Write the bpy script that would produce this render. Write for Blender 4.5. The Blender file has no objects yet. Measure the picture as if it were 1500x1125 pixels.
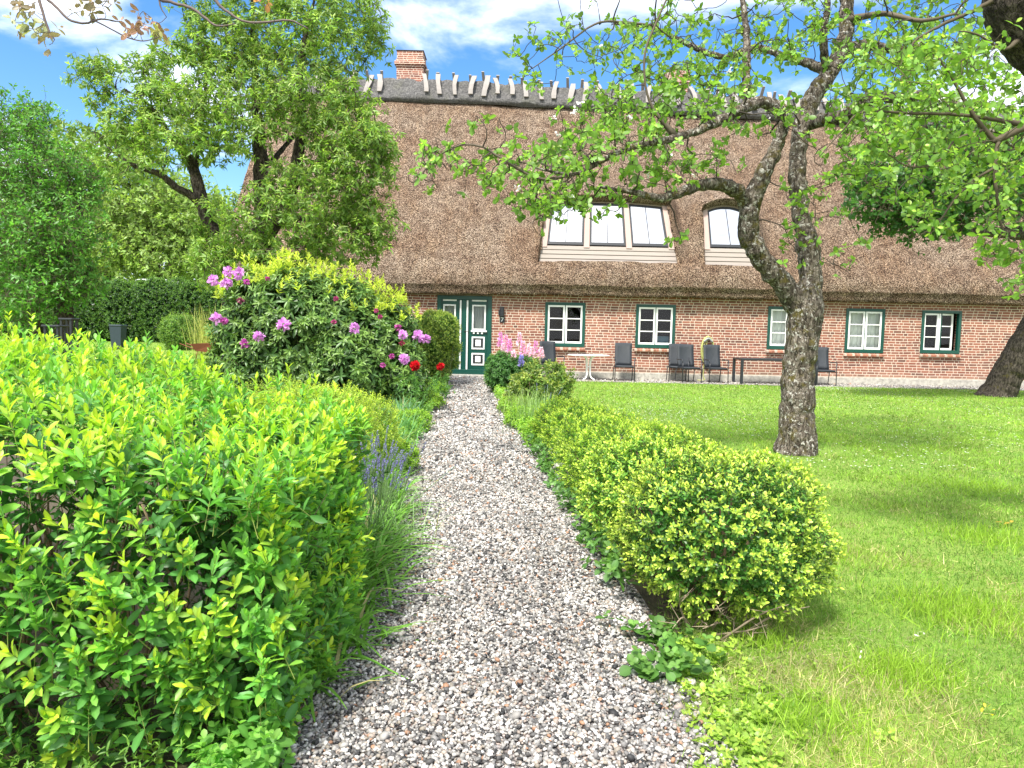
import bpy, math, random
import numpy as np
from mathutils import Vector, Matrix, noise
R = math.radians
SC = bpy.context.scene
COL = SC.collection
# ------------------------------------------------------------------ camera
PITCH, ROLL, FPX, CAMZ = R(4.36), 0.021, 1083.0, 1.5
_f = np.array([0, math.cos(PITCH), -math.sin(PITCH)])
_u = np.array([0, math.sin(PITCH), math.cos(PITCH)])
_r = np.array([1.0, 0, 0])
_up = _u * math.cos(ROLL) - _r * math.sin(ROLL)
_ri = _r * math.cos(ROLL) + _u * math.sin(ROLL)
cd = bpy.data.cameras.new('camera')
cam = bpy.data.objects.new('camera', cd)
COL.objects.link(cam)
cam.matrix_world = Matrix(((_ri[0], _up[0], -_f[0], 0), (_ri[1], _up[1], -_f[1], 0), (_ri[2], _up[2], -_f[2], CAMZ), (0, 0, 0, 1)))
cd.sensor_width = 36; cd.lens = 36 * FPX / 1500; cd.clip_end = 3000; cd.clip_start = 0.05
SC.camera = cam
# ------------------------------------------------------------------ world, sun, exposure
SUN_EL, SUN_AZ = R(59), R(207)      # azimuth the light comes from, clockwise from +Y (behind, a little left of the camera)
W = bpy.data.worlds.new('World'); SC.world = W; W.use_nodes = True
nt = W.node_tree; nt.nodes.clear()
def _n(t, ty, **k):
    n = t.nodes.new(ty)
    for a, b in k.items(): setattr(n, a, b)
    return n
out = _n(nt, 'ShaderNodeOutputWorld'); bg = _n(nt, 'ShaderNodeBackground')
sky = _n(nt, 'ShaderNodeTexSky', sky_type='NISHITA', sun_disc=False, sun_elevation=SUN_EL, sun_rotation=SUN_AZ,
         air_density=1.0, dust_density=0.6, ozone_density=2.2)
hs = _n(nt, 'ShaderNodeHueSaturation'); hs.inputs['Saturation'].default_value = 1.3; hs.inputs['Value'].default_value = 1.3
tc = _n(nt, 'ShaderNodeTexCoord'); sx = _n(nt, 'ShaderNodeSeparateXYZ'); nt.links.new(tc.outputs['Generated'], sx.inputs[0])
ad = _n(nt, 'ShaderNodeMath', operation='ADD'); ad.inputs[1].default_value = 0.22; nt.links.new(sx.outputs[2], ad.inputs[0])
dx = _n(nt, 'ShaderNodeMath', operation='DIVIDE'); dy = _n(nt, 'ShaderNodeMath', operation='DIVIDE')
nt.links.new(sx.outputs[0], dx.inputs[0]); nt.links.new(ad.outputs[0], dx.inputs[1])
nt.links.new(sx.outputs[1], dy.inputs[0]); nt.links.new(ad.outputs[0], dy.inputs[1])
cb = _n(nt, 'ShaderNodeCombineXYZ'); nt.links.new(dx.outputs[0], cb.inputs[0]); nt.links.new(dy.outputs[0], cb.inputs[1])
CLOUD_SHIFT = (3.27, 0.10, 0.0)
mp = _n(nt, 'ShaderNodeMapping'); mp.inputs['Location'].default_value = CLOUD_SHIFT; nt.links.new(cb.outputs[0], mp.inputs[0])
cn = _n(nt, 'ShaderNodeTexNoise'); cn.inputs['Scale'].default_value = 1.9; cn.inputs['Detail'].default_value = 9; cn.inputs['Roughness'].default_value = 0.56
cn.inputs['Distortion'].default_value = 0.35
nt.links.new(mp.outputs[0], cn.inputs['Vector'])
cr = _n(nt, 'ShaderNodeMapRange', interpolation_type='SMOOTHSTEP'); cr.inputs[1].default_value = 0.36; cr.inputs[2].default_value = 0.62
bk = _n(nt, 'ShaderNodeMath', operation='MULTIPLY_ADD'); bk.inputs[1].default_value = -.10; nt.links.new(sx.outputs[1], bk.inputs[0]); nt.links.new(cn.outputs[0], bk.inputs[2])
nt.links.new(bk.outputs[0], cr.inputs[0])
mx = _n(nt, 'ShaderNodeMix', data_type='RGBA'); mx.inputs[7].default_value = (11.8, 12.0, 12.4, 1)
nt.links.new(cr.outputs[0], mx.inputs[0]); nt.links.new(sky.outputs[0], hs.inputs['Color']); nt.links.new(hs.outputs[0], mx.inputs[6])
nt.links.new(mx.outputs[2], bg.inputs[0]); bg.inputs[1].default_value = 0.10
nt.links.new(bg.outputs[0], out.inputs[0])
sd = bpy.data.lights.new('sun', 'SUN'); sd.energy = 4.6; sd.angle = R(9.0); sd.color = (1.0, 0.955, 0.88)
so = bpy.data.objects.new('sun', sd); COL.objects.link(so)
_sv = Vector((math.sin(SUN_AZ) * math.cos(SUN_EL), math.cos(SUN_AZ) * math.cos(SUN_EL), math.sin(SUN_EL)))
so.rotation_euler = _sv.to_track_quat('Z', 'Y').to_euler(); so.location = (-5, -5, 20)
SC.view_settings.view_transform = 'Standard'; SC.view_settings.look = 'None'; SC.view_settings.gamma = 1
SC.view_settings.use_curve_mapping = False; SC.view_settings.exposure = 0.95
# ------------------------------------------------------------------ placing: a pixel of the photo at distance Y, or on the ground
def P(px, py, Y):
    d = _f + (px - 750) / FPX * _ri - (py - 562.5) / FPX * _up
    k = Y / d[1]
    return np.array([d[0] * k, Y, CAMZ + d[2] * k])
def G(px, py, z=0.0):
    d = _f + (px - 750) / FPX * _ri - (py - 562.5) / FPX * _up
    k = (z - CAMZ) / d[2]
    return np.array([d[0] * k, d[1] * k, z])
# ------------------------------------------------------------------ mesh building
def srgb(r, g, b):
    f = lambda c: ((c / 255 + 0.055) / 1.055) ** 2.4 if c > 10 else c / 255 / 12.92
    return np.array([f(r), f(g), f(b)])
class Geo:
    def __init__(s): s.V = []; s.F = []; s.C = []; s.n = 0
    def add(s, V, Fs, C=None):
        V = np.asarray(V, float)
        s.V.append(V)
        for F in (Fs if isinstance(Fs, list) else [Fs]):
            F = np.asarray(F, np.int64)
            if len(F): s.F.append(F + s.n)
        if C is None: C = (1, 1, 1)
        C = np.asarray(C, float)
        if C.ndim == 1: C = np.tile(C, (len(V), 1))
        s.C.append(C); s.n += len(V)
        return s
    def build(s, name, mat, parent=None, smooth=True, col=True):
        V = np.concatenate(s.V).astype(np.float32)
        me = bpy.data.meshes.new(name)
        me.vertices.add(len(V)); me.vertices.foreach_set('co', V.ravel())
        idx = np.concatenate([f.ravel() for f in s.F]).astype(np.int32)
        tot = np.concatenate([np.full(len(f), f.shape[1]) for f in s.F])
        st = np.concatenate([[0], np.cumsum(tot)[:-1]]).astype(np.int32)
        me.loops.add(len(idx)); me.loops.foreach_set('vertex_index', idx)
        me.polygons.add(len(st)); me.polygons.foreach_set('loop_start', st)
        me.polygons.foreach_set('use_smooth', np.full(len(st), bool(smooth)))
        me.update(calc_edges=True)
        if col:
            C = np.concatenate(s.C); C = np.clip(np.c_[C, np.ones(len(C))], 0, 1).astype(np.float32)
            a = me.color_attributes.new('col', 'FLOAT_COLOR', 'POINT'); a.data.foreach_set('color', C.ravel())
        me.materials.append(mat)
        return link(name, me, parent)
def link(name, me, parent=None):
    o = bpy.data.objects.new(name, me); COL.objects.link(o)
    if parent is not None:
        o.parent = parent
        if parent.type == 'EMPTY': o.matrix_parent_inverse = Matrix.Translation(-Vector(parent.location))
    return o
def thing(name, label, cat, loc=(0, 0, 0), group=None):
    o = bpy.data.objects.new(name, None); COL.objects.link(o); o.empty_display_size = 0.2
    o.location = [float(a) for a in loc]
    return tag(o, label, cat, group)
def tag(o, label=None, cat=None, group=None, kind=None):
    if label: o['label'] = label
    if cat: o['category'] = cat
    if group: o['group'] = group
    if kind: o['kind'] = kind
    return o
def nz(v):
    v = np.asarray(v, float); return v / np.maximum(np.linalg.norm(v, axis=-1, keepdims=True), 1e-9)
QB = np.array([[0, 1, 3, 2], [4, 6, 7, 5], [0, 4, 5, 1], [2, 3, 7, 6], [0, 2, 6, 4], [1, 5, 7, 3]])
def box(g, x0, x1, y0, y1, z0, z1, C=None, M=None):
    V = np.array([[x, y, z] for x in (x0, x1) for y in (y0, y1) for z in (z0, z1)], float)
    if M is not None: V = V @ M[0].T + M[1]
    return g.add(V, QB, C)
def bbox_bevel(g, x0, x1, y0, y1, z0, z1, b=0.006, C=None, M=None):
    """box with chamfered edges"""
    V = []; 
    for sx_ in (0, 1):
        for sy_ in (0, 1):
            for sz_ in (0, 1):
                X = x1 if sx_ else x0; Y = y1 if sy_ else y0; Z = z1 if sz_ else z0
                dx_ = -b if sx_ else b; dy_ = -b if sy_ else b; dz_ = -b if sz_ else b
                V += [[X, Y + dy_, Z + dz_], [X + dx_, Y, Z + dz_], [X + dx_, Y + dy_, Z]]
    V = np.array(V, float)
    if M is not None: V = V @ M[0].T + M[1]
    c = lambda a, b_, d: (a * 4 + b_ * 2 + d) * 3
    q = []
    q.append([c(0,0,0), c(0,0,1), c(0,1,1), c(0,1,0)]); q.append([c(1,0,0), c(1,1,0), c(1,1,1), c(1,0,1)])
    q.append([c(0,0,0)+1, c(1,0,0)+1, c(1,0,1)+1, c(0,0,1)+1]); q.append([c(0,1,0)+1, c(0,1,1)+1, c(1,1,1)+1, c(1,1,0)+1])
    q.append([c(0,0,0)+2, c(0,1,0)+2, c(1,1,0)+2, c(1,0,0)+2]); q.append([c(0,0,1)+2, c(1,0,1)+2, c(1,1,1)+2, c(0,1,1)+2])
    for a in (0, 1):
        for d in (0, 1):
            q.append([c(a,d,0), c(a,d,1), c(a,d,1)+1, c(a,d,0)+1])
            q.append([c(a,0,d), c(a,1,d), c(a,1,d)+2, c(a,0,d)+2])
            q.append([c(0,a,d)+1, c(1,a,d)+1, c(1,a,d)+2, c(0,a,d)+2])
    t = [[c(a,b_,d), c(a,b_,d)+1, c(a,b_,d)+2] for a in (0,1) for b_ in (0,1) for d in (0,1)]
    return g.add(V, [np.array(q), np.array(t)], C)
def tube(g, pts, rad, sides=8, C=None, cap=True):
    pts = np.asarray(pts, float); n = len(pts)
    rad = np.broadcast_to(np.asarray(rad, float), (n,))
    T = np.gradient(pts, axis=0); T = nz(T)
    a = np.array([0, 0, 1.0]) if abs(T[0][2]) < 0.9 else np.array([1.0, 0, 0])
    U = nz(np.cross(T[0], a)); Us = [U]
    for i in range(1, n):
        U = U - T[i] * U.dot(T[i]); U = nz(U); Us.append(U)
    Us = np.array(Us); Ws = np.cross(T, Us)
    an = np.linspace(0, 2 * math.pi, sides, endpoint=False)
    V = pts[:, None, :] + rad[:, None, None] * (np.cos(an)[None, :, None] * Us[:, None, :] + np.sin(an)[None, :, None] * Ws[:, None, :])
    V = V.reshape(-1, 3)
    i = np.arange(n - 1)[:, None] * sides; j = np.arange(sides)[None, :]; j2 = (j + 1) % sides
    F = np.stack([i + j, i + j2, i + sides + j2, i + sides + j], -1).reshape(-1, 4)
    Fs = [F]
    if cap and sides >= 3:
        k = len(V); V = np.vstack([V, pts[:1], pts[-1:]])
        Fs.append(np.array([[(m + 1) % sides, m, k] for m in range(sides)] + [[(n - 1) * sides + m, (n - 1) * sides + (m + 1) % sides, k + 1] for m in range(sides)]))
    if C is not None:
        C = np.asarray(C, float)
        if C.ndim == 2:
            C = np.repeat(C, sides, axis=0)
            if cap: C = np.vstack([C, C[:1], C[-1:]])
    return g.add(V, Fs, C)
def smooth_path(pts, m=6):
    """Catmull-Rom through the points (any number of columns)"""
    p = np.asarray(pts, float); p = np.vstack([2 * p[0] - p[1], p, 2 * p[-1] - p[-2]])
    o = []
    for i in range(1, len(p) - 2):
        for t in np.linspace(0, 1, m, endpoint=False):
            o.append(0.5 * ((2 * p[i]) + (-p[i-1] + p[i+1]) * t + (2*p[i-1] - 5*p[i] + 4*p[i+1] - p[i+2]) * t**2 + (-p[i-1] + 3*p[i] - 3*p[i+1] + p[i+2]) * t**3))
    o.append(p[-2]); return np.array(o)
# ---- leaves: templates along u, across v, out of the blade w
LEAF4 = (np.array([[0, 0, 0], [.42, .5, .10], [1, 0, -.06], [.42, -.5, .10]]), np.array([[0, 2, 1], [0, 3, 2]]))
LEAF8 = (np.array([[0, 0, 0], [.34, 0, .0], [.72, 0, -.03], [1, 0, -.12], [.28, .42, .06], [.70, .44, .02], [.28, -.42, .06], [.70, -.44, .02]]),
         [np.array([[1, 2, 5, 4], [1, 6, 7, 2]]), np.array([[0, 1, 4], [0, 6, 1], [2, 3, 5], [2, 7, 3]])])
LEAF12 = (np.array([[0, 0, 0], [.25, 0, .01], [.5, 0, .0], [.8, 0, -.04], [1, 0, -.10], [.2, .27, .05], [.48, .5, .06], [.80, .40, .0], [.2, -.27, .05], [.48, -.5, .06], [.80, -.40, .0]]),
          [np.array([[1, 2, 6, 5], [2, 3, 7, 6], [1, 8, 9, 2], [2, 9, 10, 3]]), np.array([[0, 1, 5], [0, 8, 1], [3, 4, 7], [3, 10, 4]])])
BLADE = (np.array([[0, .5, 0], [0, -.5, 0], [.5, .38, .0], [.5, -.38, .0], [1, 0, 0]]), [np.array([[0, 1, 3, 2]]), np.array([[2, 3, 4]])])
BLADE1 = (np.array([[0, .5, 0], [0, -.5, 0], [1, 0, 0]]), [np.array([[0, 1, 2]])])
def scatter(g, T, Pn, A, N, L, Wd, C, bend=None):
    tv, tf = T; k = len(tv); n = len(Pn)
    if n == 0: return
    A = nz(A); B = nz(np.cross(N, A)); Nn = np.cross(A, B)
    L = np.broadcast_to(np.asarray(L, float), (n,)); Wd = np.broadcast_to(np.asarray(Wd, float), (n,))
    V = Pn[:, None, :] + (tv[None, :, 0:1] * L[:, None, None]) * A[:, None, :] + (tv[None, :, 1:2] * Wd[:, None, None]) * B[:, None, :] \
        + (tv[None, :, 2:3] * L[:, None, None]) * Nn[:, None, :]
    if bend is not None:   # bend: (n,3) displacement at the tip, quadratic in u
        V = V + (tv[None, :, 0:1] ** 2) * bend[:, None, :]
    off = (np.arange(n) * k)[:, None, None]
    Fs = [(f[None] + off).reshape(-1, f.shape[1]) for f in (tf if isinstance(tf, list) else [tf])]
    C = np.asarray(C, float)
    if C.ndim == 1: C = np.tile(C, (n, 1))
    if k >= 8: fac = np.where(np.abs(tv[:, 1]) < .01, 1.18, .90); CC = (C[:, None, :] * fac[None, :, None]).reshape(-1, 3)
    else: CC = np.repeat(C, k, axis=0)
    g.add(V.reshape(-1, 3), Fs, CC)
def perp(D):
    a = np.where(np.abs(D[:, 2:3]) < 0.9, np.array([[0, 0, 1.0]]), np.array([[1.0, 0, 0]]))
    U = nz(np.cross(D, a)); return U, np.cross(D, U)
def sticks(g, A, B, r0, r1, C):
    """three-sided stems from A to B"""
    D = nz(B - A); U, Vv = perp(D); n = len(A); vs = []
    for base, r in ((A, r0), (B, r1)):
        for k in range(3):
            a = k * 2.0944
            vs.append(base + (np.cos(a) * U + np.sin(a) * Vv) * np.broadcast_to(np.asarray(r, float), (n,))[:, None])
    V = np.stack(vs, 1).reshape(-1, 3); off = (np.arange(n) * 6)[:, None, None]
    F = np.array([[0, 1, 4, 3], [1, 2, 5, 4], [2, 0, 3, 5]])[None] + off
    C = np.asarray(C, float)
    if C.ndim == 2: C = np.repeat(C, 6, axis=0)
    g.add(V, F.reshape(-1, 4), C)
def shoots(g, rng, B, D, Ln, npairs, LL, WR, c0, c1, T=LEAF8, whorl=2, a0=1.25, a1=.55, droop=0., prof=(1., .55), stem=None, sg=None, sr=.0018, cvar=.16, t0=.25, spiral=None):
    n = len(B); D = nz(D); Ln = np.broadcast_to(np.asarray(Ln, float), (n,))
    U, Vv = perp(D); ph0 = rng.uniform(0, 6.28, n); st = (math.pi / 2 if whorl == 2 else 0.9) if spiral is None else spiral
    cs = 1 + rng.normal(0, cvar, (n, 1))
    for j in range(npairs):
        t = t0 + (1 - t0) * (j + rng.uniform(.3, .7, n)) / npairs
        Pn = B + D * (Ln * t)[:, None]
        for k in range(whorl):
            an = ph0 + j * st + k * 2 * math.pi / whorl + rng.normal(0, .22, n)
            Rr = U * np.cos(an)[:, None] + Vv * np.sin(an)[:, None]
            al = a0 + (a1 - a0) * (j / max(npairs - 1, 1)) + rng.normal(0, .2, n)
            A = D * np.cos(al)[:, None] + Rr * np.sin(al)[:, None]
            A[:, 2] -= droop
            A = nz(A + rng.normal(0, .07, (n, 3)))
            N = D * np.sin(al)[:, None] - Rr * np.cos(al)[:, None] + rng.normal(0, .22, (n, 3))
            s = LL * (prof[0] + (prof[1] - prof[0]) * (j / max(npairs - 1, 1))) * rng.uniform(.75, 1.2, n)
            f = ((j + .5) / npairs) ** 1.6
            C = (c0 * (1 - f) + c1 * f) * cs * (1 + rng.normal(0, .10, (n, 1)))
            scatter(g, T, Pn, A, N, s, s * WR, np.clip(C, .004, 1))
    if sg is not None:
        sticks(sg, B, B + D * Ln[:, None], sr, sr * .6, stem)
def rdirs(rng, n, up=0.):
    v = rng.normal(0, 1, (n, 3)); v = nz(v); v[:, 2] += up; return nz(v)
# ------------------------------------------------------------------ materials
def mat(name):
    m = bpy.data.materials.new(name); m.use_nodes = True; t = m.node_tree; t.nodes.clear()
    o = t.nodes.new('ShaderNodeOutputMaterial'); b = t.nodes.new('ShaderNodeBsdfPrincipled'); t.links.new(b.outputs[0], o.inputs[0])
    return m, t, b, o
def objco(t, scale=1.0, rot=None):
    c = t.nodes.new('ShaderNodeTexCoord'); m = t.nodes.new('ShaderNodeMapping'); t.links.new(c.outputs['Object'], m.inputs[0])
    m.inputs['Scale'].default_value = (scale,) * 3 if not isinstance(scale, tuple) else scale
    return m.outputs[0]
def nse(t, vec, scale, detail=4, rough=.55, dist=0.):
    n = t.nodes.new('ShaderNodeTexNoise'); n.inputs['Scale'].default_value = scale; n.inputs['Detail'].default_value = detail
    n.inputs['Roughness'].default_value = rough; n.inputs['Distortion'].default_value = dist
    t.links.new(vec, n.inputs['Vector']); return n.outputs[0]
def ramp(t, fac, stops, interp='LINEAR'):
    r = t.nodes.new('ShaderNodeValToRGB'); r.color_ramp.interpolation = interp
    e = r.color_ramp.elements
    while len(e) < len(stops): e.new(.5)
    for i, (p, c) in enumerate(stops):
        e[i].position = p; e[i].color = (*[float(x) for x in c], 1) if len(c) == 3 else c
    t.links.new(fac, r.inputs[0]); return r.outputs[0]
def mixc(t, fac, a, b, mode='MIX'):
    m = t.nodes.new('ShaderNodeMix'); m.data_type = 'RGBA'; m.blend_type = mode
    for s, v in ((0, fac), (6, a), (7, b)):
        if hasattr(v, 'links') or isinstance(v, bpy.types.NodeSocket): t.links.new(v, m.inputs[s])
        elif s == 0: m.inputs[0].default_value = v
        else: m.inputs[s].default_value = (*[float(x) for x in v], 1)
    return m.outputs[2]
def mth(t, op, a, b=None, c=None):
    m = t.nodes.new('ShaderNodeMath'); m.operation = op
    for i, v in enumerate((a, b, c)):
        if v is None: continue
        if isinstance(v, bpy.types.NodeSocket): t.links.new(v, m.inputs[i])
        else: m.inputs[i].default_value = v
    return m.outputs[0]
def bump(t, b, h, dist=.01, st=.6):
    n = t.nodes.new('ShaderNodeBump'); n.inputs['Distance'].default_value = dist; n.inputs['Strength'].default_value = st
    t.links.new(h, n.inputs['Height']); t.links.new(n.outputs[0], b.inputs['Normal']); return n
def colattr(t):
    a = t.nodes.new('ShaderNodeAttribute'); a.attribute_name = 'col'; return a.outputs['Color']
def leafmat(name, trans=.38, rough=.42, spec=.4, tint=(1.0, 1.05, .55)):
    m, t, b, o = mat(name); c = colattr(t)
    t.links.new(c, b.inputs['Base Color']); b.inputs['Roughness'].default_value = rough; b.inputs['Specular IOR Level'].default_value = spec
    tr = t.nodes.new('ShaderNodeBsdfTranslucent'); mm = mixc(t, 1.0, c, tint, 'MULTIPLY'); gn = t.nodes.new('ShaderNodeVectorMath'); gn.operation = 'SCALE'
    gn.inputs[3].default_value = 1.35; t.links.new(mm, gn.inputs[0]); t.links.new(gn.outputs[0], tr.inputs[0])
    ms = t.nodes.new('ShaderNodeMixShader'); ms.inputs[0].default_value = trans
    t.links.new(b.outputs[0], ms.inputs[1]); t.links.new(tr.outputs[0], ms.inputs[2]); t.links.new(ms.outputs[0], o.inputs[0])
    return m
def colmat(name, rough=.7, spec=.3, nscale=0, namt=.2, bdist=0.):
    m, t, b, o = mat(name); c = colattr(t)
    if nscale:
        v = objco(t); n = nse(t, v, nscale, 5, .6); k = mth(t, 'MULTIPLY_ADD', n, 2 * namt, 1 - namt)
        s = t.nodes.new('ShaderNodeVectorMath'); s.operation = 'SCALE'; t.links.new(c, s.inputs[0]); t.links.new(k, s.inputs[3]); c = s.outputs[0]
        if bdist: bump(t, b, n, bdist, .7)
    t.links.new(c, b.inputs['Base Color']); b.inputs['Roughness'].default_value = rough; b.inputs['Specular IOR Level'].default_value = spec
    return m
def paint(name, c, rough=.45, nscale=9, amt=.12, bd=.0015):
    m, t, b, o = mat(name); v = objco(t)
    n = nse(t, v, nscale, 5, .65); n2 = nse(t, objco(t, (60, 60, 6)), 1.0, 3)
    c = np.array(c, float)
    t.links.new(mixc(t, n, c * (1 - amt), np.minimum(c * (1 + amt), 1)), b.inputs['Base Color'])
    b.inputs['Roughness'].default_value = rough; bump(t, b, n2, bd, .5); return m
M_LEAF = leafmat('leaf', .44)
M_LEAFG = leafmat('glossy_leaf', .26, .40, .4)
M_STEM = colmat('stem', .8, .2, 30, .25)
M_PETAL = leafmat('petal', .35, .6, .2, (1, 1, 1))
M_GRASS = leafmat('grass_blade', .35, .5, .3)
M_GREEN = paint('green_paint', srgb(7, 66, 56) , .35)
M_WHITE = paint('white_paint', (.78, .78, .76), .4, 12, .05)
M_BLACKM = paint('dark_metal', (.016, .018, .022), .45, 20, .2)
# ================================================================== ground
def path_c(Y): return 0.17 - 0.068 * Y
def path_hw(Y): return np.interp(Y, [0, 7, 14, 22], [.76, .76, .70, .56])
def path_l(Y): return path_c(Y) - path_hw(Y)
def path_r(Y): return path_c(Y) + path_hw(Y) - np.interp(Y, [0, 9, 20], [0, .0, .0])
def gz(x, y):      # the ground: level in the garden, rising a little far behind on the left
    y = np.asarray(y, float); s = np.clip((y - 27) / 14, 0, 1); return 0.42 * s * s * (3 - 2 * s)
def soil_mat():
    m, t, b, o = mat('soil'); v = objco(t)
    n = nse(t, v, 6, 8, .7); n2 = nse(t, v, 60, 4, .7)
    c = ramp(t, n, [(.3, (.035, .026, .016)), (.55, (.08, .06, .035)), (.75, (.06, .08, .02))])
    t.links.new(c, b.inputs['Base Color']); b.inputs['Roughness'].default_value = .95; bump(t, b, n2, .02, .8); return m
def lawn_mat():
    m, t, b, o = mat('lawn'); v = objco(t)
    n = nse(t, v, .45, 5, .6); n2 = nse(t, v, 9, 6, .75); n3 = nse(t, v, 90, 3, .7)
    c = ramp(t, n, [(.32, (.10, .19, .02)), (.5, (.16, .28, .026)), (.68, (.25, .33, .06))])
    c = mixc(t, ramp(t, n2, [(.35, (0, 0, 0)), (.7, (1, 1, 1))]), c, (.24, .36, .04))
    c = mixc(t, ramp(t, n3, [(.38, (0, 0, 0)), (.62, (1, 1, 1))]), mixc(t, .45, c, (.06, .10, .015)), c)
    t.links.new(c, b.inputs['Base Color']); b.inputs['Roughness'].default_value = .9; bump(t, b, n3, .02, .8); return m
def gravel_mat():
    m, t, b, o = mat('gravel_bed'); v = objco(t)
    vo = t.nodes.new('ShaderNodeTexVoronoi'); vo.inputs['Scale'].default_value = 52; t.links.new(v, vo.inputs['Vector'])
    sep = t.nodes.new('ShaderNodeSeparateColor'); t.links.new(vo.outputs['Color'], sep.inputs[0])
    c = ramp(t, sep.outputs[0], [(0, (.05, .045, .045)), (.2, (.16, .15, .145)), (.45, (.36, .31, .29)), (.7, (.5, .46, .44)), (.9, (.34, .22, .17)), (1, (.62, .6, .58))])
    d = ramp(t, vo.outputs['Distance'], [(.3, (1, 1, 1)), (.75, (.12, .11, .1))])
    t.links.new(mixc(t, 1.0, c, d, 'MULTIPLY'), b.inputs['Base Color']); b.inputs['Roughness'].default_value = .8
    bump(t, b, mth(t, 'SUBTRACT', 1.0, vo.outputs['Distance']), .012, 1.0); return m
M_SOIL, M_LAWN, M_GRAVEL = soil_mat(), lawn_mat(), gravel_mat()
g = Geo()
xs = np.concatenate([np.linspace(-400, -40, 10), np.linspace(-36, 36, 60), np.linspace(40, 400, 10)]); ys = np.concatenate([np.linspace(-60, -4, 8), np.linspace(-2, 46, 60), np.linspace(50, 700, 16)])
XX, YY = np.meshgrid(xs, ys, indexing='ij')
V = np.stack([XX, YY, gz(XX, YY)], -1).reshape(-1, 3); ny = len(ys)
F = np.array([[i * ny + j, (i + 1) * ny + j, (i + 1) * ny + j + 1, i * ny + j + 1] for i in range(len(xs) - 1) for j in range(ny - 1)])
g.add(V, F); o = g.build('ground', M_SOIL, col=False); tag(o, kind='structure', label='brown garden soil reaching to the horizon')
# lawns (sheets just above the soil)
def sheet(name, pts, z, m, label, nseg=None):
    g = Geo(); pts = np.array([[x, y, z + float(gz(x, y))] for x, y in pts]); g.add(pts, [np.array([list(range(len(pts)))])])
    return tag(g.build(name, m, col=False, smooth=False), label, kind='structure')
YR = np.linspace(-3, 21.1, 40)
def strip(name, fl, fr, Ys, z, m, label):
    g = Geo(); V = []
    for y in Ys:
        for k in range(6):
            x = fl(y) + (fr(y) - fl(y)) * k / 5; V.append([x, y, z + float(gz(x, y))])
    F = [[i * 6 + k, i * 6 + k + 1, (i + 1) * 6 + k + 1, (i + 1) * 6 + k] for i in range(len(Ys) - 1) for k in range(5)]
    g.add(np.array(V), np.array(F)); return tag(g.build(name, m, col=False, smooth=False), label, kind='structure')
def lawn_left_edge(y):     # where the grass on the right starts: ragged towards the path in front, behind the border further back
    return float(np.interp(y, [-3, 2.4, 3.2, 4, 9, 14, 21.1], [.72, .74, .74, 1.0, .9, .35, .1]))
strip('lawn', lawn_left_edge, lambda y: 34, YR, .004, M_LAWN, 'wide bright green lawn right of the path')
strip('side_lawn', lambda y: -34, lambda y: -4.6 if y < 21 else -9.2, np.linspace(9, 60, 52), .004, M_LAWN, 'mown grass left of the house')
strip('path', lambda y: path_l(y) - .05 + .05 * math.sin(y * 2.3), lambda y: path_r(y) + .05 + .05 * math.sin(y * 1.7 + 1), np.linspace(-3, 22.3, 80), .008, M_GRAVEL, 'straight gravel garden path leading to the green door')
M_TERR = None
def terr_mat():
    m, t, b, o = mat('terrace_grit'); v = objco(t); n = nse(t, v, 30, 5, .8); n2 = nse(t, v, 1.2, 4)
    c = ramp(t, n, [(.3, (.12, .11, .1)), (.5, (.36, .33, .29)), (.7, (.55, .52, .46))])
    c = mixc(t, ramp(t, n2, [(.45, (0, 0, 0)), (.7, (.7, .7, .7))]), c, (.2, .22, .1))
    t.links.new(c, b.inputs['Base Color']); b.inputs['Roughness'].default_value = .9; bump(t, b, n, .015, .8); return m
strip('terrace', lambda y: -.55, lambda y: 26, np.linspace(21.05, 22.62, 5), .012, terr_mat(), 'pale grit strip along the foot of the brick wall')
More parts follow.
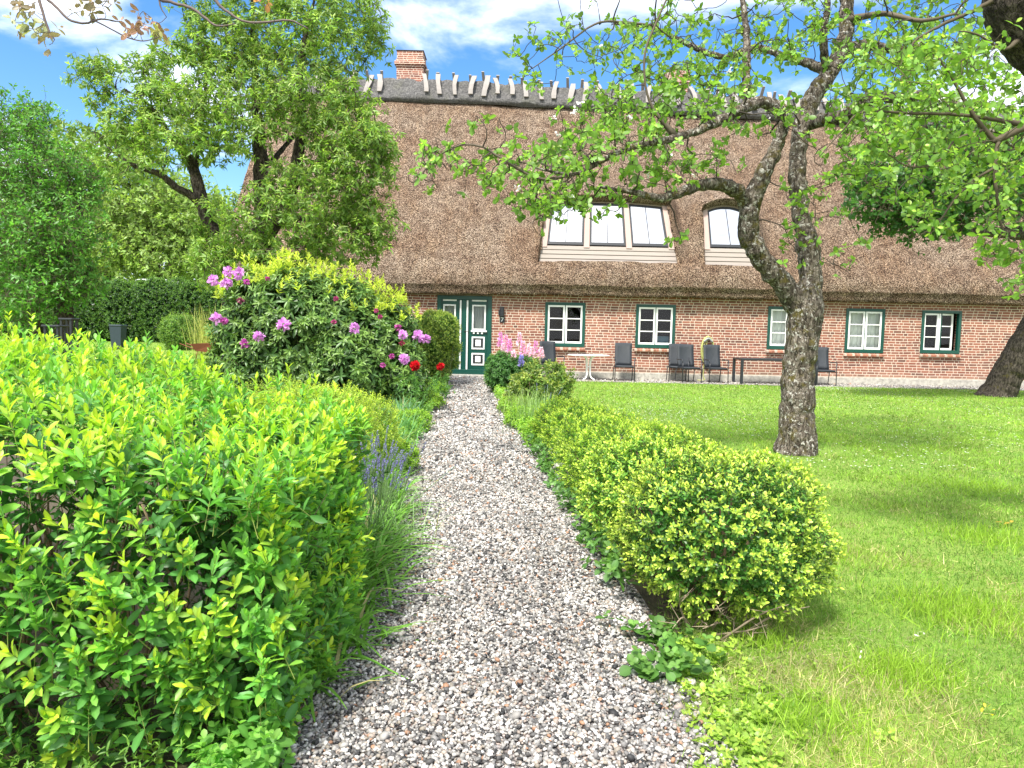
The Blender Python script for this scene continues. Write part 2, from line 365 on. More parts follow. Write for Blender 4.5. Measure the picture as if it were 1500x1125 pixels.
# ---- gravel stones
def vnoise(X, Y, s, seed=0):
    """cheap value noise"""
    r = np.random.default_rng(seed).random((97, 97)); x = X * s + 31.7; y = Y * s + 17.3
    xi = np.floor(x).astype(int); yi = np.floor(y).astype(int); fx = x - xi; fy = y - yi; fx = fx*fx*(3-2*fx); fy = fy*fy*(3-2*fy)
    a = r[xi % 97, yi % 97]; b = r[(xi+1) % 97, yi % 97]; c = r[xi % 97, (yi+1) % 97]; d = r[(xi+1) % 97, (yi+1) % 97]
    return (a*(1-fx)+b*fx)*(1-fy) + (c*(1-fx)+d*fx)*fy
def stones(name, rng, X, Y, S, z0, label):
    ico = bpy.data.meshes.new('t'); import bmesh
    bm = bmesh.new(); bmesh.ops.create_icosphere(bm, subdivisions=1, radius=1); tv = np.array([v.co[:] for v in bm.verts]); 
    tf = np.array([[v.index for v in f.verts] for f in bm.faces]); bm.free(); bpy.data.meshes.remove(ico)
    n = len(X); k = len(tv)
    sc = S[:, None] * rng.uniform([.75, .6, .38], [1.3, 1.0, .7], (n, 3))
    V = tv[None] * (1 + rng.normal(0, .13, (n, k, 1))) * sc[:, None, :]
    q = nz(rng.normal(0, 1, (n, 4)) * np.array([1.6, .5, .5, 1.6])); w, x, y, z = q.T
    M = np.stack([np.stack([1-2*(y*y+z*z), 2*(x*y-z*w), 2*(x*z+y*w)], -1), np.stack([2*(x*y+z*w), 1-2*(x*x+z*z), 2*(y*z-x*w)], -1), np.stack([2*(x*z-y*w), 2*(y*z+x*w), 1-2*(x*x+y*y)], -1)], 1)
    V = np.einsum('nij,nkj->nki', M, V)
    V += np.stack([X, Y, np.full(n, z0) + S * rng.uniform(-.15, .55, n)], -1)[:, None, :]
    pal = np.array([[.30, .285, .265], [.43, .41, .385], [.18, .172, .165], [.085, .082, .08], [.03, .03, .031], [.34, .28, .235], [.32, .18, .11], [.64, .62, .59], [.25, .22, .18]])
    pr = np.array([.20, .18, .15, .13, .08, .09, .025, .10, .045])
    C = pal[rng.choice(len(pal), n, p=pr / pr.sum())] * (1 + rng.normal(0, .12, (n, 1))) * (.58 + .32 * vnoise(X, Y, 1.7, 61) + .26 * vnoise(X, Y, 5.0, 62))[:, None]
    g = Geo(); off = (np.arange(n) * k)[:, None, None]
    g.add(V.reshape(-1, 3), (tf[None] + off).reshape(-1, 3), np.repeat(C, k, axis=0))
    o = g.build(name, colmat('pebble', .62, .35, 70, .18), smooth=True); return tag(o, label, 'gravel', kind='stuff')
rng = np.random.default_rng(1)
def cnt(y0, y1, dens): return int((y1 - y0) * 1.5 * dens)
Xs, Ys, Ss = [], [], []
for y0, y1, dens, s in ((1.9, 4.2, 9000, .0090), (4.2, 7, 6200, .0098), (7, 11, 2600, .0135), (11, 22, 1000, .018)):
    n = cnt(y0, y1, dens); y = rng.uniform(y0, y1, n); u = rng.uniform(-1.08, 1.08, n); u = np.where(np.abs(u) > 1, np.where(rng.random(n) < .5, u, u * .9), u)
    Xs.append(path_c(y) + u * path_hw(y)); Ys.append(y); Ss.append(s * rng.lognormal(0, .27, n))
stones('gravel', rng, np.concatenate(Xs), np.concatenate(Ys), np.concatenate(Ss), .012, 'grey white and brown pebbles covering the garden path')
n = 9000; stones('terrace_gravel', rng, rng.uniform(-.4, 16, n), rng.uniform(21.1, 22.4, n) , .016 * rng.lognormal(0, .25, n), .012, 'loose pale stones scattered on the strip along the wall')
# ---- grass on the right lawn
def blades(g, rng, X, Y, H, Wd, C, lean=.55, T=BLADE1, z=0.):
    n = len(X); a = rng.uniform(0, 6.28, n); l = np.abs(rng.normal(0, lean, n))
    A = np.stack([np.cos(a) * np.sin(l), np.sin(a) * np.sin(l), np.cos(l)], -1)
    b = rng.uniform(0, 6.28, n); N = np.stack([np.cos(b), np.sin(b), np.zeros(n)], -1)
    Pn = np.stack([X, Y, gz(X, Y) + z], -1)
    bend = A * np.array([1, 1, 0]) * (H * .35)[:, None]; bend[:, 2] = -H * .12
    scatter(g, T, Pn, A, N, H, Wd, C, bend)
g = Geo()
for y0, y1, dens, h, w in ((2.0, 4.2, 11500, .034, .0034), (4.2, 7, 5400, .033, .0050), (7, 12, 2000, .034, .008), (12, 21.1, 620, .036, .014)):
    xm = y1 * .76 + .6; n = int((y1 - y0) * xm * dens); y = rng.uniform(y0, y1, n); x = rng.uniform(0.2, xm, n)
    edge = np.array([np.interp(y, [-3, 2.4, 3.2, 4, 9, 14, 21.1], [.66, .66, .70, .95, .9, .35, .1])])[0]
    k = (x > edge + rng.normal(0, .07, n)) & (x < y * .75 + .5)
    nn = vnoise(x, y, .8, 3); n3 = vnoise(x, y, 3.1, 5); n4 = vnoise(x, y, 9, 6)
    near = np.clip((7.5 - y) / 5, 0, 1)
    k &= rng.random(n) < np.clip(.35 + 1.3 * (n3 * .6 + n4 * .4) + (1 - near), 0, 1)
    x, y, nn, n3, n4, near = x[k], y[k], nn[k], n3[k], n4[k], near[k]; n = len(x)
    dark, mid, lite, dry = np.array([.11, .23, .03]), np.array([.18, .33, .035]), np.array([.29, .42, .05]), np.array([.40, .36, .17])
    f = np.clip((nn - .25) * 1.6, 0, 1)[:, None]; C = dark * (1 - f) + mid * f; f = np.clip((n3 - .35) * 1.6, 0, 1)[:, None]; C = C * (1 - .55 * f) + lite * .55 * f
    dr = (rng.random(n) < .08 + .55 * near * np.clip((n3 - .35) * 2.2, 0, 1))[:, None]; C = np.where(dr, dry, C) * np.exp(rng.normal(0, .38, (n, 1))) * (.74 + .5 * n4)[:, None]
    H = h * rng.lognormal(0, .35, n) * (.65 + .9 * n3); blades(g, rng, x, y, H, w * rng.uniform(.7, 1.3, n), C, .8)
# longer tufts
for (cx, cy, r_, nb) in [(1.75, 3.15, .2, 900), (2.45, 3.9, .35, 1500), (2.0, 5.0, .3, 900), (3.1, 3.3, .25, 700), (1.2, 2.75, .2, 500), (3.6, 5.4, .4, 1000), (1.25, 3.45, .12, 300), (4.6, 7.3, .5, 900)]:
    x = rng.normal(cx, r_ * .6, nb); y = rng.normal(cy, r_ * .5, nb)
    blades(g, rng, x, y, rng.uniform(.05, .12, nb), np.full(nb, .0045), np.array([.26, .42, .04]) * (1 + rng.normal(0, .15, (nb, 1))), .5, BLADE)
tag(g.build('lawn_grass', M_GRASS), 'short sunlit grass of the lawn right of the hedge', 'grass', kind='stuff')
# side lawn grass (far, left)
g = Geo(); n = 22000; y = rng.uniform(20, 44, n); x = -rng.uniform(.2, .55, n) * y - 2
blades(g, rng, x, y, rng.uniform(.05, .1, n), np.full(n, .03), np.array([.17, .33, .03]) * (1 + rng.normal(0, .15, (n, 1))), .5)
tag(g.build('side_lawn_grass', M_GRASS), 'mown grass in front of the dark hedge far left', 'grass', kind='stuff')
# daisies
g = Geo(); n = 1500
y = np.concatenate([rng.uniform(8, 20.8, n), rng.normal(20, .5, 900).clip(17, 21), rng.normal(12.5, 1.0, 260)]); x = np.concatenate([rng.uniform(.12, .74, n) * y[:n], rng.normal(9.4, 1.8, 900), rng.normal(3.0, 1.0, 260)])
k = vnoise(x, y, .9, 9) > .42; x, y = x[k], y[k]; n = len(x)
for q in range(5):
    a = q * 2 * math.pi / 5; A = np.tile([math.cos(a), math.sin(a), .25], (n, 1)); Pn = np.stack([x, y, np.full(n, .05)], -1)
    scatter(g, LEAF4, Pn, A, np.tile([0, 0, 1.0], (n, 1)), .014, .012, (.85, .85, .82))
tag(g.build('daisies', M_PETAL), 'tiny white daisies scattered through the lawn', 'flowers', kind='stuff')
# low weeds between lawn and path in front of the box hedge
g = Geo(); n = 300; y = rng.uniform(2.1, 3.5, n); x = .62 + (y - 2.1) * .12 + np.abs(rng.normal(0, .22, n)); Pn = np.stack([x, y, np.full(n, .005)], -1)
shoots(g, rng, Pn, rdirs(rng, n, 1.6), rng.uniform(.02, .06, n), 2, .032, .75, np.array([.22, .36, .05]), np.array([.38, .50, .07]), LEAF8, whorl=3, a0=1.4, a1=1.0)
n = 42; y = rng.uniform(3.0, 3.6, n); x = rng.normal(.72, .09, n); Pn = np.stack([x, y, rng.uniform(.0, .05, n)], -1)
shoots(g, rng, Pn, rdirs(rng, n, 1.8), rng.uniform(.04, .10, n), 2, .055, .9, np.array([.08, .19, .04]), np.array([.16, .30, .06]), LEAF12, whorl=3, a0=1.4, a1=1.1)
tag(g.build('weeds', M_LEAF), 'low clover and strawberry leaves at the gravel edge', 'weeds', kind='stuff')
# pale edging stones beside the path
def rock(c, s, seed, label):
    import bmesh
    bm = bmesh.new(); bmesh.ops.create_icosphere(bm, subdivisions=3, radius=1)
    for v in bm.verts:
        q = noise.noise(v.co * 1.1 + Vector((seed * 7.1, 0, 0))) * .35 + noise.noise(v.co * 4 + Vector((seed, 0, 0))) * .07
        v.co = Vector((v.co.x * s[0], v.co.y * s[1], v.co.z * s[2])) * (1 + q)
    me = bpy.data.meshes.new('edging_stone'); bm.to_mesh(me); bm.free(); me.polygons.foreach_set('use_smooth', [True] * len(me.polygons))
    me.materials.append(M_ROCK); o = link('edging_stone', me); o.location = (c[0], c[1], s[2] * .45); tag(o, label, 'stone', 'edging stones beside the gravel path')
def _rockm():
    m, t, b, o = mat('field_stone'); v = objco(t); n = nse(t, v, 14, 7, .7)
    t.links.new(ramp(t, n, [(.35, (.16, .15, .13)), (.5, (.36, .34, .30)), (.7, (.52, .50, .46))]), b.inputs['Base Color']); b.inputs['Roughness'].default_value = .85
    bump(t, b, n, .012, .7); return m
M_ROCK = _rockm()
rock(G(832, 742), (.12, .09, .055), 2, 'flat pale stone at the path edge under the middle of the box hedge')
rock(G(826, 693), (.13, .1, .08), 3, 'pale stone at the path edge by the far end of the box hedge')
rock(G(822, 676), (.16, .13, .14), 4, 'rounded mossy boulder at the far end of the box hedge')
rock(G(1011, 1002), (.03, .025, .02), 5, 'small dark stone in the weeds before the box hedge')
# ================================================================== the thatched farmhouse
WY = 22.5
def brick_mat(name='brick', pale=0.):
    m, t, b, o = mat(name)
    c = t.nodes.new('ShaderNodeTexCoord'); s = t.nodes.new('ShaderNodeSeparateXYZ'); t.links.new(c.outputs['Object'], s.inputs[0])
    wob = nse(t, c.outputs['Object'], 1.3, 3); wz = mth(t, 'MULTIPLY_ADD', wob, .03, s.outputs[2])
    xy = mth(t, 'ADD', s.outputs[0], s.outputs[1]); k = t.nodes.new('ShaderNodeCombineXYZ'); t.links.new(xy, k.inputs[0]); t.links.new(wz, k.inputs[1])
    row = mth(t, 'FLOOR', mth(t, 'DIVIDE', wz, .0795)); wn = t.nodes.new('ShaderNodeTexWhiteNoise'); wn.noise_dimensions = '1D'; t.links.new(row, wn.inputs['W'])
    ux = mth(t, 'DIVIDE', mth(t, 'MULTIPLY_ADD', wn.outputs['Value'], .37, xy), .37); cell = mth(t, 'FLOOR', ux); u = mth(t, 'FRACT', ux)
    big = mth(t, 'GREATER_THAN', u, .655)
    dj = mth(t, 'MULTIPLY', mth(t, 'MINIMUM', mth(t, 'MINIMUM', u, mth(t, 'SUBTRACT', 1.0, u)), mth(t, 'ABSOLUTE', mth(t, 'SUBTRACT', u, .655))), .37)
    fz = mth(t, 'FRACT', mth(t, 'DIVIDE', wz, .0795)); dz_ = mth(t, 'MULTIPLY', mth(t, 'MINIMUM', fz, mth(t, 'SUBTRACT', 1.0, fz)), .0795)
    dd = mth(t, 'MINIMUM', dj, dz_); mr = t.nodes.new('ShaderNodeMapRange'); mr.interpolation_type = 'SMOOTHSTEP'
    mr.inputs[1].default_value = .0055; mr.inputs[2].default_value = .0105; mr.inputs[3].default_value = 1; mr.inputs[4].default_value = 0; t.links.new(dd, mr.inputs[0]); FAC = mr.outputs[0]
    kc = t.nodes.new('ShaderNodeCombineXYZ'); t.links.new(mth(t, 'MULTIPLY_ADD', big, .37, cell), kc.inputs[0]); t.links.new(row, kc.inputs[1])
    w2 = t.nodes.new('ShaderNodeTexWhiteNoise'); w2.noise_dimensions = '2D'; t.links.new(kc.outputs[0], w2.inputs['Vector']); ID = w2.outputs['Value']
    col = ramp(t, ID, [(0, (.055, .022, .018)), (.22, (.13, .040, .027)), (.5, (.24, .072, .042)), (.8, (.31, .115, .07)), (1, (.17, .062, .044))])
    v = c.outputs['Object']; n1 = nse(t, v, 1.1, 5, .6); n2 = nse(t, v, 38, 5, .7)
    col = mixc(t, mth(t, 'MULTIPLY', n2, .6), col, (.22, .10, .07))
    col = mixc(t, ramp(t, n1, [(.45, (0, 0, 0)), (.75, (.45, .45, .45))]), col, (.38, .19, .13))
    mort = mixc(t, n1, (.56, .46, .37), (.70, .60, .49))
    sm = ramp(t, s.outputs[2], [(.14, (1, 1, 1)), (.30, (.18, .18, .18)), (.55, (0, 0, 0))])      # splash stain near the ground
    fin = mixc(t, FAC, col, mort); fin = mixc(t, mth(t, 'MULTIPLY', sm, mth(t, 'MULTIPLY', n1, .9)), fin, (.40, .36, .27))
    t.links.new(fin, b.inputs['Base Color']); b.inputs['Roughness'].default_value = .88
    h = mth(t, 'MULTIPLY_ADD', n2, .35, mth(t, 'SUBTRACT', 1.0, FAC)); bump(t, b, h, .012, .8); return m
M_BRICK = brick_mat()
def thatch_mat(name, dark=False):
    m, t, b, o = mat(name); v = objco(t)
    if dark:
        n = nse(t, v, 16, 8, .75); n2 = nse(t, v, 2, 4)
        c = ramp(t, n, [(.3, (.03, .03, .031)), (.5, (.10, .097, .095)), (.72, (.24, .23, .22))]); c = mixc(t, ramp(t, n2, [(.5, (0, 0, 0)), (.75, (.5, .5, .5))]), c, (.10, .10, .07))
    else:
        nb = nse(t, v, 38, 3, .8, .2); nf = nse(t, v, 110, 2, .8)
        vo = t.nodes.new('ShaderNodeTexVoronoi'); vo.inputs['Scale'].default_value = 60; t.links.new(v, vo.inputs['Vector'])
        sp = t.nodes.new('ShaderNodeSeparateColor'); t.links.new(vo.outputs['Color'], sp.inputs[0])
        f = mth(t, 'MULTIPLY_ADD', nb, .55, mth(t, 'MULTIPLY_ADD', nf, .3, mth(t, 'MULTIPLY', sp.outputs[0], .30)))
        c = ramp(t, f, [(.42, (.012, .008, .006)), (.51, (.050, .033, .023)), (.585, (.150, .104, .072)), (.68, (.39, .30, .22)), (.82, (.68, .59, .48))])
        n1 = nse(t, v, .55, 6, .65); n3 = nse(t, v, 2.6, 5, .65)
        c = mixc(t, ramp(t, n1, [(.40, (0, 0, 0)), (.62, (.95, .95, .95))]), c, mixc(t, 1.0, c, (.84, .75, .69), 'MULTIPLY'))
        c = mixc(t, ramp(t, n3, [(.46, (0, 0, 0)), (.70, (.85, .85, .85))]), c, mixc(t, 1.0, c, (.50, .43, .40), 'MULTIPLY'))
        n4 = nse(t, objco(t, (5.0, .8, .8)), 1.0, 5, .7); c = mixc(t, ramp(t, n4, [(.50, (0, 0, 0)), (.72, (.5, .5, .5))]), c, mixc(t, 1.0, c, (1.35, 1.25, 1.05), 'MULTIPLY'))
        n = f
    t.links.new(c, b.inputs['Base Color']); b.inputs['Roughness'].default_value = .95; b.inputs['Specular IOR Level'].default_value = .15
    bump(t, b, n, .045, .9); return m
M_THATCH, M_HEATH = thatch_mat('thatch'), thatch_mat('heather', True)
def wood_mat(name, a, bb, sc=(3, 3, 40)):
    m, t, b, o = mat(name); n = nse(t, objco(t, sc), 1.0, 6, .65, .4); n2 = nse(t, objco(t), 3, 4)
    t.links.new(mixc(t, n2, mixc(t, n, a, bb), np.array(bb) * .8), b.inputs['Base Color']); b.inputs['Roughness'].default_value = .8; bump(t, b, n, .004, .6); return m
M_LARCH = wood_mat('weathered_cladding', (.19, .155, .135), (.40, .35, .31), (2, 30, 60))
M_POST = wood_mat('pink_timber', (.36, .22, .18), (.50, .38, .34), (30, 3, 3))
M_OLDWOOD = wood_mat('silvered_wood', (.10, .09, .082), (.34, .31, .285), (14, 3, 3))
M_LINTEL = wood_mat('old_lintel_wood', (.10, .075, .05), (.28, .22, .15), (3, 30, 30))
def plinth_mat():
    m, t, b, o = mat('cement_plinth'); n = nse(t, objco(t), 9, 7, .7); t.links.new(ramp(t, n, [(.3, (.20, .19, .17)), (.6, (.42, .40, .35)), (.8, (.5, .47, .40))]), b.inputs['Base Color'])
    b.inputs['Roughness'].default_value = .9; bump(t, b, n, .008, .7); return m
def glass_mat(name, refl=.0, tint=(.92, .96, .95)):
    m, t, b, o = mat(name); t.nodes.remove(b)
    tr = t.nodes.new('ShaderNodeBsdfTransparent'); tr.inputs[0].default_value = (*tint, 1)
    gl = t.nodes.new('ShaderNodeBsdfGlossy'); gl.inputs['Roughness'].default_value = .015
    fr = t.nodes.new('ShaderNodeFresnel'); fr.inputs[0].default_value = 1.5
    k = mth(t, 'MULTIPLY_ADD', fr.outputs[0], 0.75, refl); ms = t.nodes.new('ShaderNodeMixShader'); t.links.new(mth(t, 'MINIMUM', k, 1.0), ms.inputs[0])
    n = nse(t, objco(t), 2.2, 2); bp = t.nodes.new('ShaderNodeBump'); bp.inputs['Distance'].default_value = .002; bp.inputs['Strength'].default_value = .2; t.links.new(n, bp.inputs['Height']); t.links.new(bp.outputs[0], gl.inputs['Normal'])
    t.links.new(tr.outputs[0], ms.inputs[1]); t.links.new(gl.outputs[0], ms.inputs[2]); t.links.new(ms.outputs[0], o.inputs[0]); return m
M_GLASS, M_SKYGLASS = glass_mat('window_glass'), glass_mat('roof_window_glass', .8, (.3, .33, .36))
M_CURT = paint('curtain_cloth', (.74, .74, .72), .9, 5, .06)
M_ROOM = paint('room_darkness', (.012, .012, .012), .9)  # near black: the darkness of the unlit room is put into the colour
M_NET = paint('grey_net', (.33, .35, .34), .9)
M_RED = brick_mat('chimney_brick')
HX0, HX1 = -8.6, 26.0
house = thing('thatched_farmhouse', 'long low red brick farmhouse under a huge thatched roof', 'house', (6, WY, 0))
# --- openings in the front wall, read off the photograph at the wall's distance
def rect(px0, py0, px1, py1):
    a = P(px0, (py0 + py1) / 2, WY)[0]; b_ = P(px1, (py0 + py1) / 2, WY)[0]; xm = (px0 + px1) / 2
    return [a, b_, P(xm, py1, WY)[2], P(xm, py0, WY)[2]]
WINS = [rect(798, 443, 857, 508), rect(931, 446, 989, 510), rect(1124, 449, 1183, 512), rect(1238, 452, 1295, 517), rect(1349, 455, 1407, 518)]
DOOR = rect(640, 433, 720, 546); DOOR[2] = .06
ops = [tuple(w) for w in WINS] + [(DOOR[0], DOOR[1], 0.0, DOOR[3])]
def wall_with(ops, x0, x1, z0, z1, y, depth, g):
    xs = sorted({x0, x1, *[o[0] for o in ops], *[o[1] for o in ops]}); zs = sorted({z0, z1, *[o[2] for o in ops], *[o[3] for o in ops]})
    zs = [z for z in zs if z0 <= z <= z1]
    for i in range(len(xs) - 1):
        for j in range(len(zs) - 1):
            cx, cz = (xs[i] + xs[i+1]) / 2, (zs[j] + zs[j+1]) / 2
            if any(o[0] < cx < o[1] and o[2] < cz < o[3] for o in ops): continue
            g.add([[xs[i], y, zs[j]], [xs[i+1], y, zs[j]], [xs[i+1], y, zs[j+1]], [xs[i], y, zs[j+1]]], [np.array([[0, 1, 2, 3]])])
    for a, b_, c, d in ops:
        for q in ([[a, y, c], [a, y + depth, c], [a, y + depth, d], [a, y, d]], [[b_, y, c], [b_, y, d], [b_, y + depth, d], [b_, y + depth, c]],
                  [[a, y, d], [a, y + depth, d], [b_, y + depth, d], [b_, y, d]], [[a, y, c], [b_, y, c], [b_, y + depth, c], [a, y + depth, c]]):
            g.add(q, [np.array([[0, 1, 2, 3]])])
g = Geo(); wall_with(ops, HX0, HX1, 0.02, 2.86, WY, .3, g)
for q in ([[HX0, WY, 0], [HX0, WY, 2.86], [HX0, 36, 2.86], [HX0, 36, 0]], [[HX1, WY, 0], [HX1, 36, 0], [HX1, 36, 2.86], [HX1, WY, 2.86]], [[HX0, 36, 0], [HX0, 36, 2.86], [HX1, 36, 2.86], [HX1, 36, 0]],
          ): g.add(q, [np.array([[0, 1, 2, 3]])])
for x in (HX0, HX1): g.add([[x, WY, 2.86], [x, 36, 2.86], [x, 29.1, 10.9]], [np.array([[0, 1, 2]])])
g.build('wall', M_BRICK, house, smooth=False, col=False)
g = Geo(); dz = [(HX0 - .02, DOOR[0] - .02), (DOOR[1] + .02, HX1)]
for a, b_ in dz: bbox_bevel(g, a, b_, WY - .035, WY + .1, -.05, .205, .012)
g.build('plinth', plinth_mat(), house, smooth=False, col=False)
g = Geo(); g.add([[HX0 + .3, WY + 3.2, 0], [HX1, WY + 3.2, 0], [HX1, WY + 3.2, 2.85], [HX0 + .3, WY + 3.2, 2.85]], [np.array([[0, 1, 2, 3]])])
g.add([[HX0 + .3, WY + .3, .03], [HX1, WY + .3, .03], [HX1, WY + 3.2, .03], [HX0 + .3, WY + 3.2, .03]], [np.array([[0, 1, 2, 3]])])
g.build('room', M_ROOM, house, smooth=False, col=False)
# --- windows
def framebars(g, x0, x1, y0, y1, z0, z1, w, wb=None, M=None, b=.006):
    wb = wb or w
    bbox_bevel(g, x0, x0 + w, y0, y1, z0, z1, b, M=M); bbox_bevel(g, x1 - w, x1, y0, y1, z0, z1, b, M=M)
    bbox_bevel(g, x0 + w, x1 - w, y0 + .002, y1 - .002, z1 - w, z1, b, M=M); bbox_bevel(g, x0 + w, x1 - w, y0 + .002, y1 - .002, z0, z0 + wb, b, M=M)
wl = ['small green framed window next to the door with two white casements', 'second green framed window from the door', 'green framed window half hidden by the apple trunk', 'green framed window with pale curtains drawn', 'rightmost green framed window, its right casement ajar']
for i, (x0, x1, z0, z1) in enumerate(WINS):
    g = Geo(); framebars(g, x0, x1, WY - .03, WY + .09, z0, z1, .085, .10)
    bbox_bevel(g, (x0 + x1) / 2 - .022, (x0 + x1) / 2 + .022, WY + .0, WY + .085, z0 + .1, z1 - .085, .004)
    win = g.build('window', M_GREEN, house, smooth=False, col=False); tag(win, wl[i])
    xm = (x0 + x1) / 2
    for k, (a, b_) in enumerate(((x0 + .088, xm - .012), (xm + .012, x1 - .088))):
        M = None
        if i == 4:
            a, b_ = (a - .02, b_ - .07) if k == 0 else (a - .08, b_ - .09)
        if i == 4 and k == 1:
            th = R(12); Rm = np.array([[math.cos(th), -math.sin(th), 0], [math.sin(th), math.cos(th), 0], [0, 0, 1]]); pv = np.array([a, WY, 0]); M = (Rm, pv - Rm @ pv)
        g = Geo(); framebars(g, a, b_, WY - .012, WY + .035, z0 + .105, z1 - .09, .052, .06, M, .004)
        h0, h1 = z0 + .165, z1 - .142
        for q in (1, 2):
            zz = h0 + (h1 - h0) * q / 3; bbox_bevel(g, a + .05, b_ - .05, WY - .004, WY + .028, zz - .015, zz + .015, .003, M=M)
        g.build('casement', M_WHITE, win, smooth=False, col=False)
        g = Geo(); V = np.array([[a + .05, WY + .012, h0 - .002], [b_ - .05, WY + .012, h0 - .002], [b_ - .05, WY + .012, h1 + .002], [a + .05, WY + .012, h1 + .002]])
        if M: V = V @ M[0].T + M[1]
        g.add(V, [np.array([[0, 1, 2, 3]])]); g.build('glass', M_GLASS, win, smooth=False, col=False)
    # brick-on-edge sill
    g = Geo(); nb = 15; wdt = (x1 - x0 + .04) / nb
    for q in range(nb):
        rr = random.Random(i * 50 + q); c = np.array([.40, .17, .11]) * rr.uniform(.7, 1.25) if q % 3 else np.array([.55, .42, .34]) * rr.uniform(.8, 1.1)
        xa = x0 - .02 + q * wdt
        V = np.array([[xa, WY - .09, z0 - .10], [xa + wdt - .012, WY - .09, z0 - .10], [xa + wdt - .012, WY - .098, z0 - .04], [xa, WY - .098, z0 - .04],
                      [xa, WY + .05, z0 - .10], [xa + wdt - .012, WY + .05, z0 - .10], [xa + wdt - .012, WY + .05, z0 - .004], [xa, WY + .05, z0 - .004]])
        V[:, 0] += np.array([0, 0, .03, .03, 0, 0, .0, .0]) * 0
        g.add(V, np.array([[0, 1, 2, 3], [3, 2, 6, 7], [0, 3, 7, 4], [1, 5, 6, 2], [0, 4, 5, 1]]), c)
    box(g, x0 - .015, x1 + .015, WY - .078, WY + .04, z0 - .094, z0 - .03, C=(.55, .47, .38))
    g.build('sill', colmat('sill_brick', .85, .25, 40, .3, .006), win, smooth=False)
# curtains behind three of the windows, pictures in the third
def curtain(i, fx0, fx1, amp=.03, zt=1.0):
    x0, x1, z0, z1 = WINS[i]; X0 = x0 + (x1 - x0) * fx0; X1 = x0 + (x1 - x0) * fx1; g = Geo(); n = 60
    xs = np.linspace(X0, X1, n); yv = WY + .16 + amp * np.sin(xs * 46) * .6; V = np.array([[x, y, z] for z in (z0 + .08, z0 + (z1 - z0) * zt - .06) for x, y in zip(xs, yv)])
    F = np.array([[k, k + 1, n + k + 1, n + k] for k in range(n - 1)]); g.add(V, F); o = g.build('curtain', M_CURT, col=False)
    return tag(o, ['', 'sheer curtain low behind the second window from the door', 'white curtain behind the window by the apple trunk', 'pale curtain filling the window right of the apple trunk'][i], 'curtain')
curtain(3, .06, .95); curtain(2, .08, .5)
g = Geo(); x0, x1, z0, z1 = WINS[1]; box(g, x0 + .62, x1 - .1, WY + .4, WY + .9, z0 - .1, z0 + .36); tag(g.build('blue_cupboard', paint('blue_grey_paint', (.10, .20, .28)), smooth=False, col=False), 'blue grey cupboard standing inside behind the second window', 'cupboard')
# --- door: two leaves, white mouldings
dx0, dx1, dzb, dzt = DOOR
s_ = (dx1 - dx0) / 80.0      # metres per photo pixel
g = Geo(); framebars(g, dx0, dx1, WY - .02, WY + .14, 0.0, dzt, .12, .20); fr = g.build('door_frame', M_GREEN, house, smooth=False, col=False)
def X(px): return dx0 + (px - 640) * s_
def Z(py): return dzt - (py - 433) * s_
xi0, xi1 = dx0 + .12, dx1 - .12; xc = X(681.5)
def raised(g, x0, x1, z0, z1, w, y, d=.016): framebars(g, x0, x1, y - d, y + .004, z0, z1, w, b=.003)
for k, (a, b_) in enumerate(((xi0, xc - .04), (xc + .04, xi1))):
    ga, gb = (X(648.5), X(667)) if k == 0 else (X(691), X(711)); gt, gbm = Z(446), Z(483)
    g = Geo(); wall_with([(ga + .03, gb - .03, gbm + .03, gt - .03)], a, b_, .20, dzt - .12, WY + .055, .05, g)
    leaf = g.build('door', M_GREEN, house, smooth=False, col=False); tag(leaf, ['fixed left leaf of the green door', 'right leaf of the green door with two square white panels'][k])
    g = Geo(); raised(g, ga, gb, gbm, gt, .045, WY + .055, .02)
    bbox_bevel(g, ga - .01, gb + .02, WY + .03, WY + .058, Z(441), Z(438.5), .004)
    for (pa, pb) in ((Z(511), Z(492.5)), (Z(534.5), Z(516.5))):
        pxa, pxb = (ga, gb - .02); raised(g, pxa, pxb, pa, pb, .045, WY + .055, .02)
        bbox_bevel(g, pxa + .115, pxb - .115, WY + .03, WY + .058, pa + .095, pb - .095, .008)
    bbox_bevel(g, ga - .03, gb + .04, WY + .005, WY + .058, Z(485.5), Z(483.2), .004)
    for q in (.08, .38, .68) if k else (.2, .6): bbox_bevel(g, ga + (gb - ga) * q, ga + (gb - ga) * q + .055, WY + .02, WY + .058, Z(488.5), Z(485.7), .006)
    g.build('moulding', M_WHITE, leaf, smooth=False, col=False)
    for (pa, pb) in ((Z(511), Z(492.5)), (Z(534.5), Z(516.5))):
        g = Geo(); bbox_bevel(g, ga + .05, gb - .07, WY + .047, WY + .057, pa + .05, pb - .05, .004); g.build('panel', M_BLACKM, leaf, smooth=False, col=False)
    g = Geo(); g.add([[ga + .02, WY + .075, gbm + .02], [gb - .02, WY + .075, gbm + .02], [gb - .02, WY + .075, gt - .02], [ga + .02, WY + .075, gt - .02]], [np.array([[0, 1, 2, 3]])]); g.build('glass', M_GLASS, leaf, smooth=False, col=False)
g = Geo()
for a in (X(673), X(683)): bbox_bevel(g, a, a + .048, WY - .008, WY + .05, .20, dzt - .14, .005)
g.build('white_strip', M_WHITE, fr, smooth=False, col=False)
g = Geo(); bbox_bevel(g, X(676), X(683), WY + .012, WY + .052, .19, dzt - .13, .008); g.build('centre_post', M_GREEN, fr, smooth=False, col=False)
g = Geo(); tube(g, [[X(685.5), WY + .055, Z(485)], [X(685.5), WY - .0, Z(485)], [X(679.5), WY - .005, Z(485)]], .011, 8); tube(g, [[X(685.5), WY + .045, Z(488)], [X(685.5), WY + .045, Z(482)]], .018, 6); g.build('door_handle', M_BLACKM, fr, col=False)
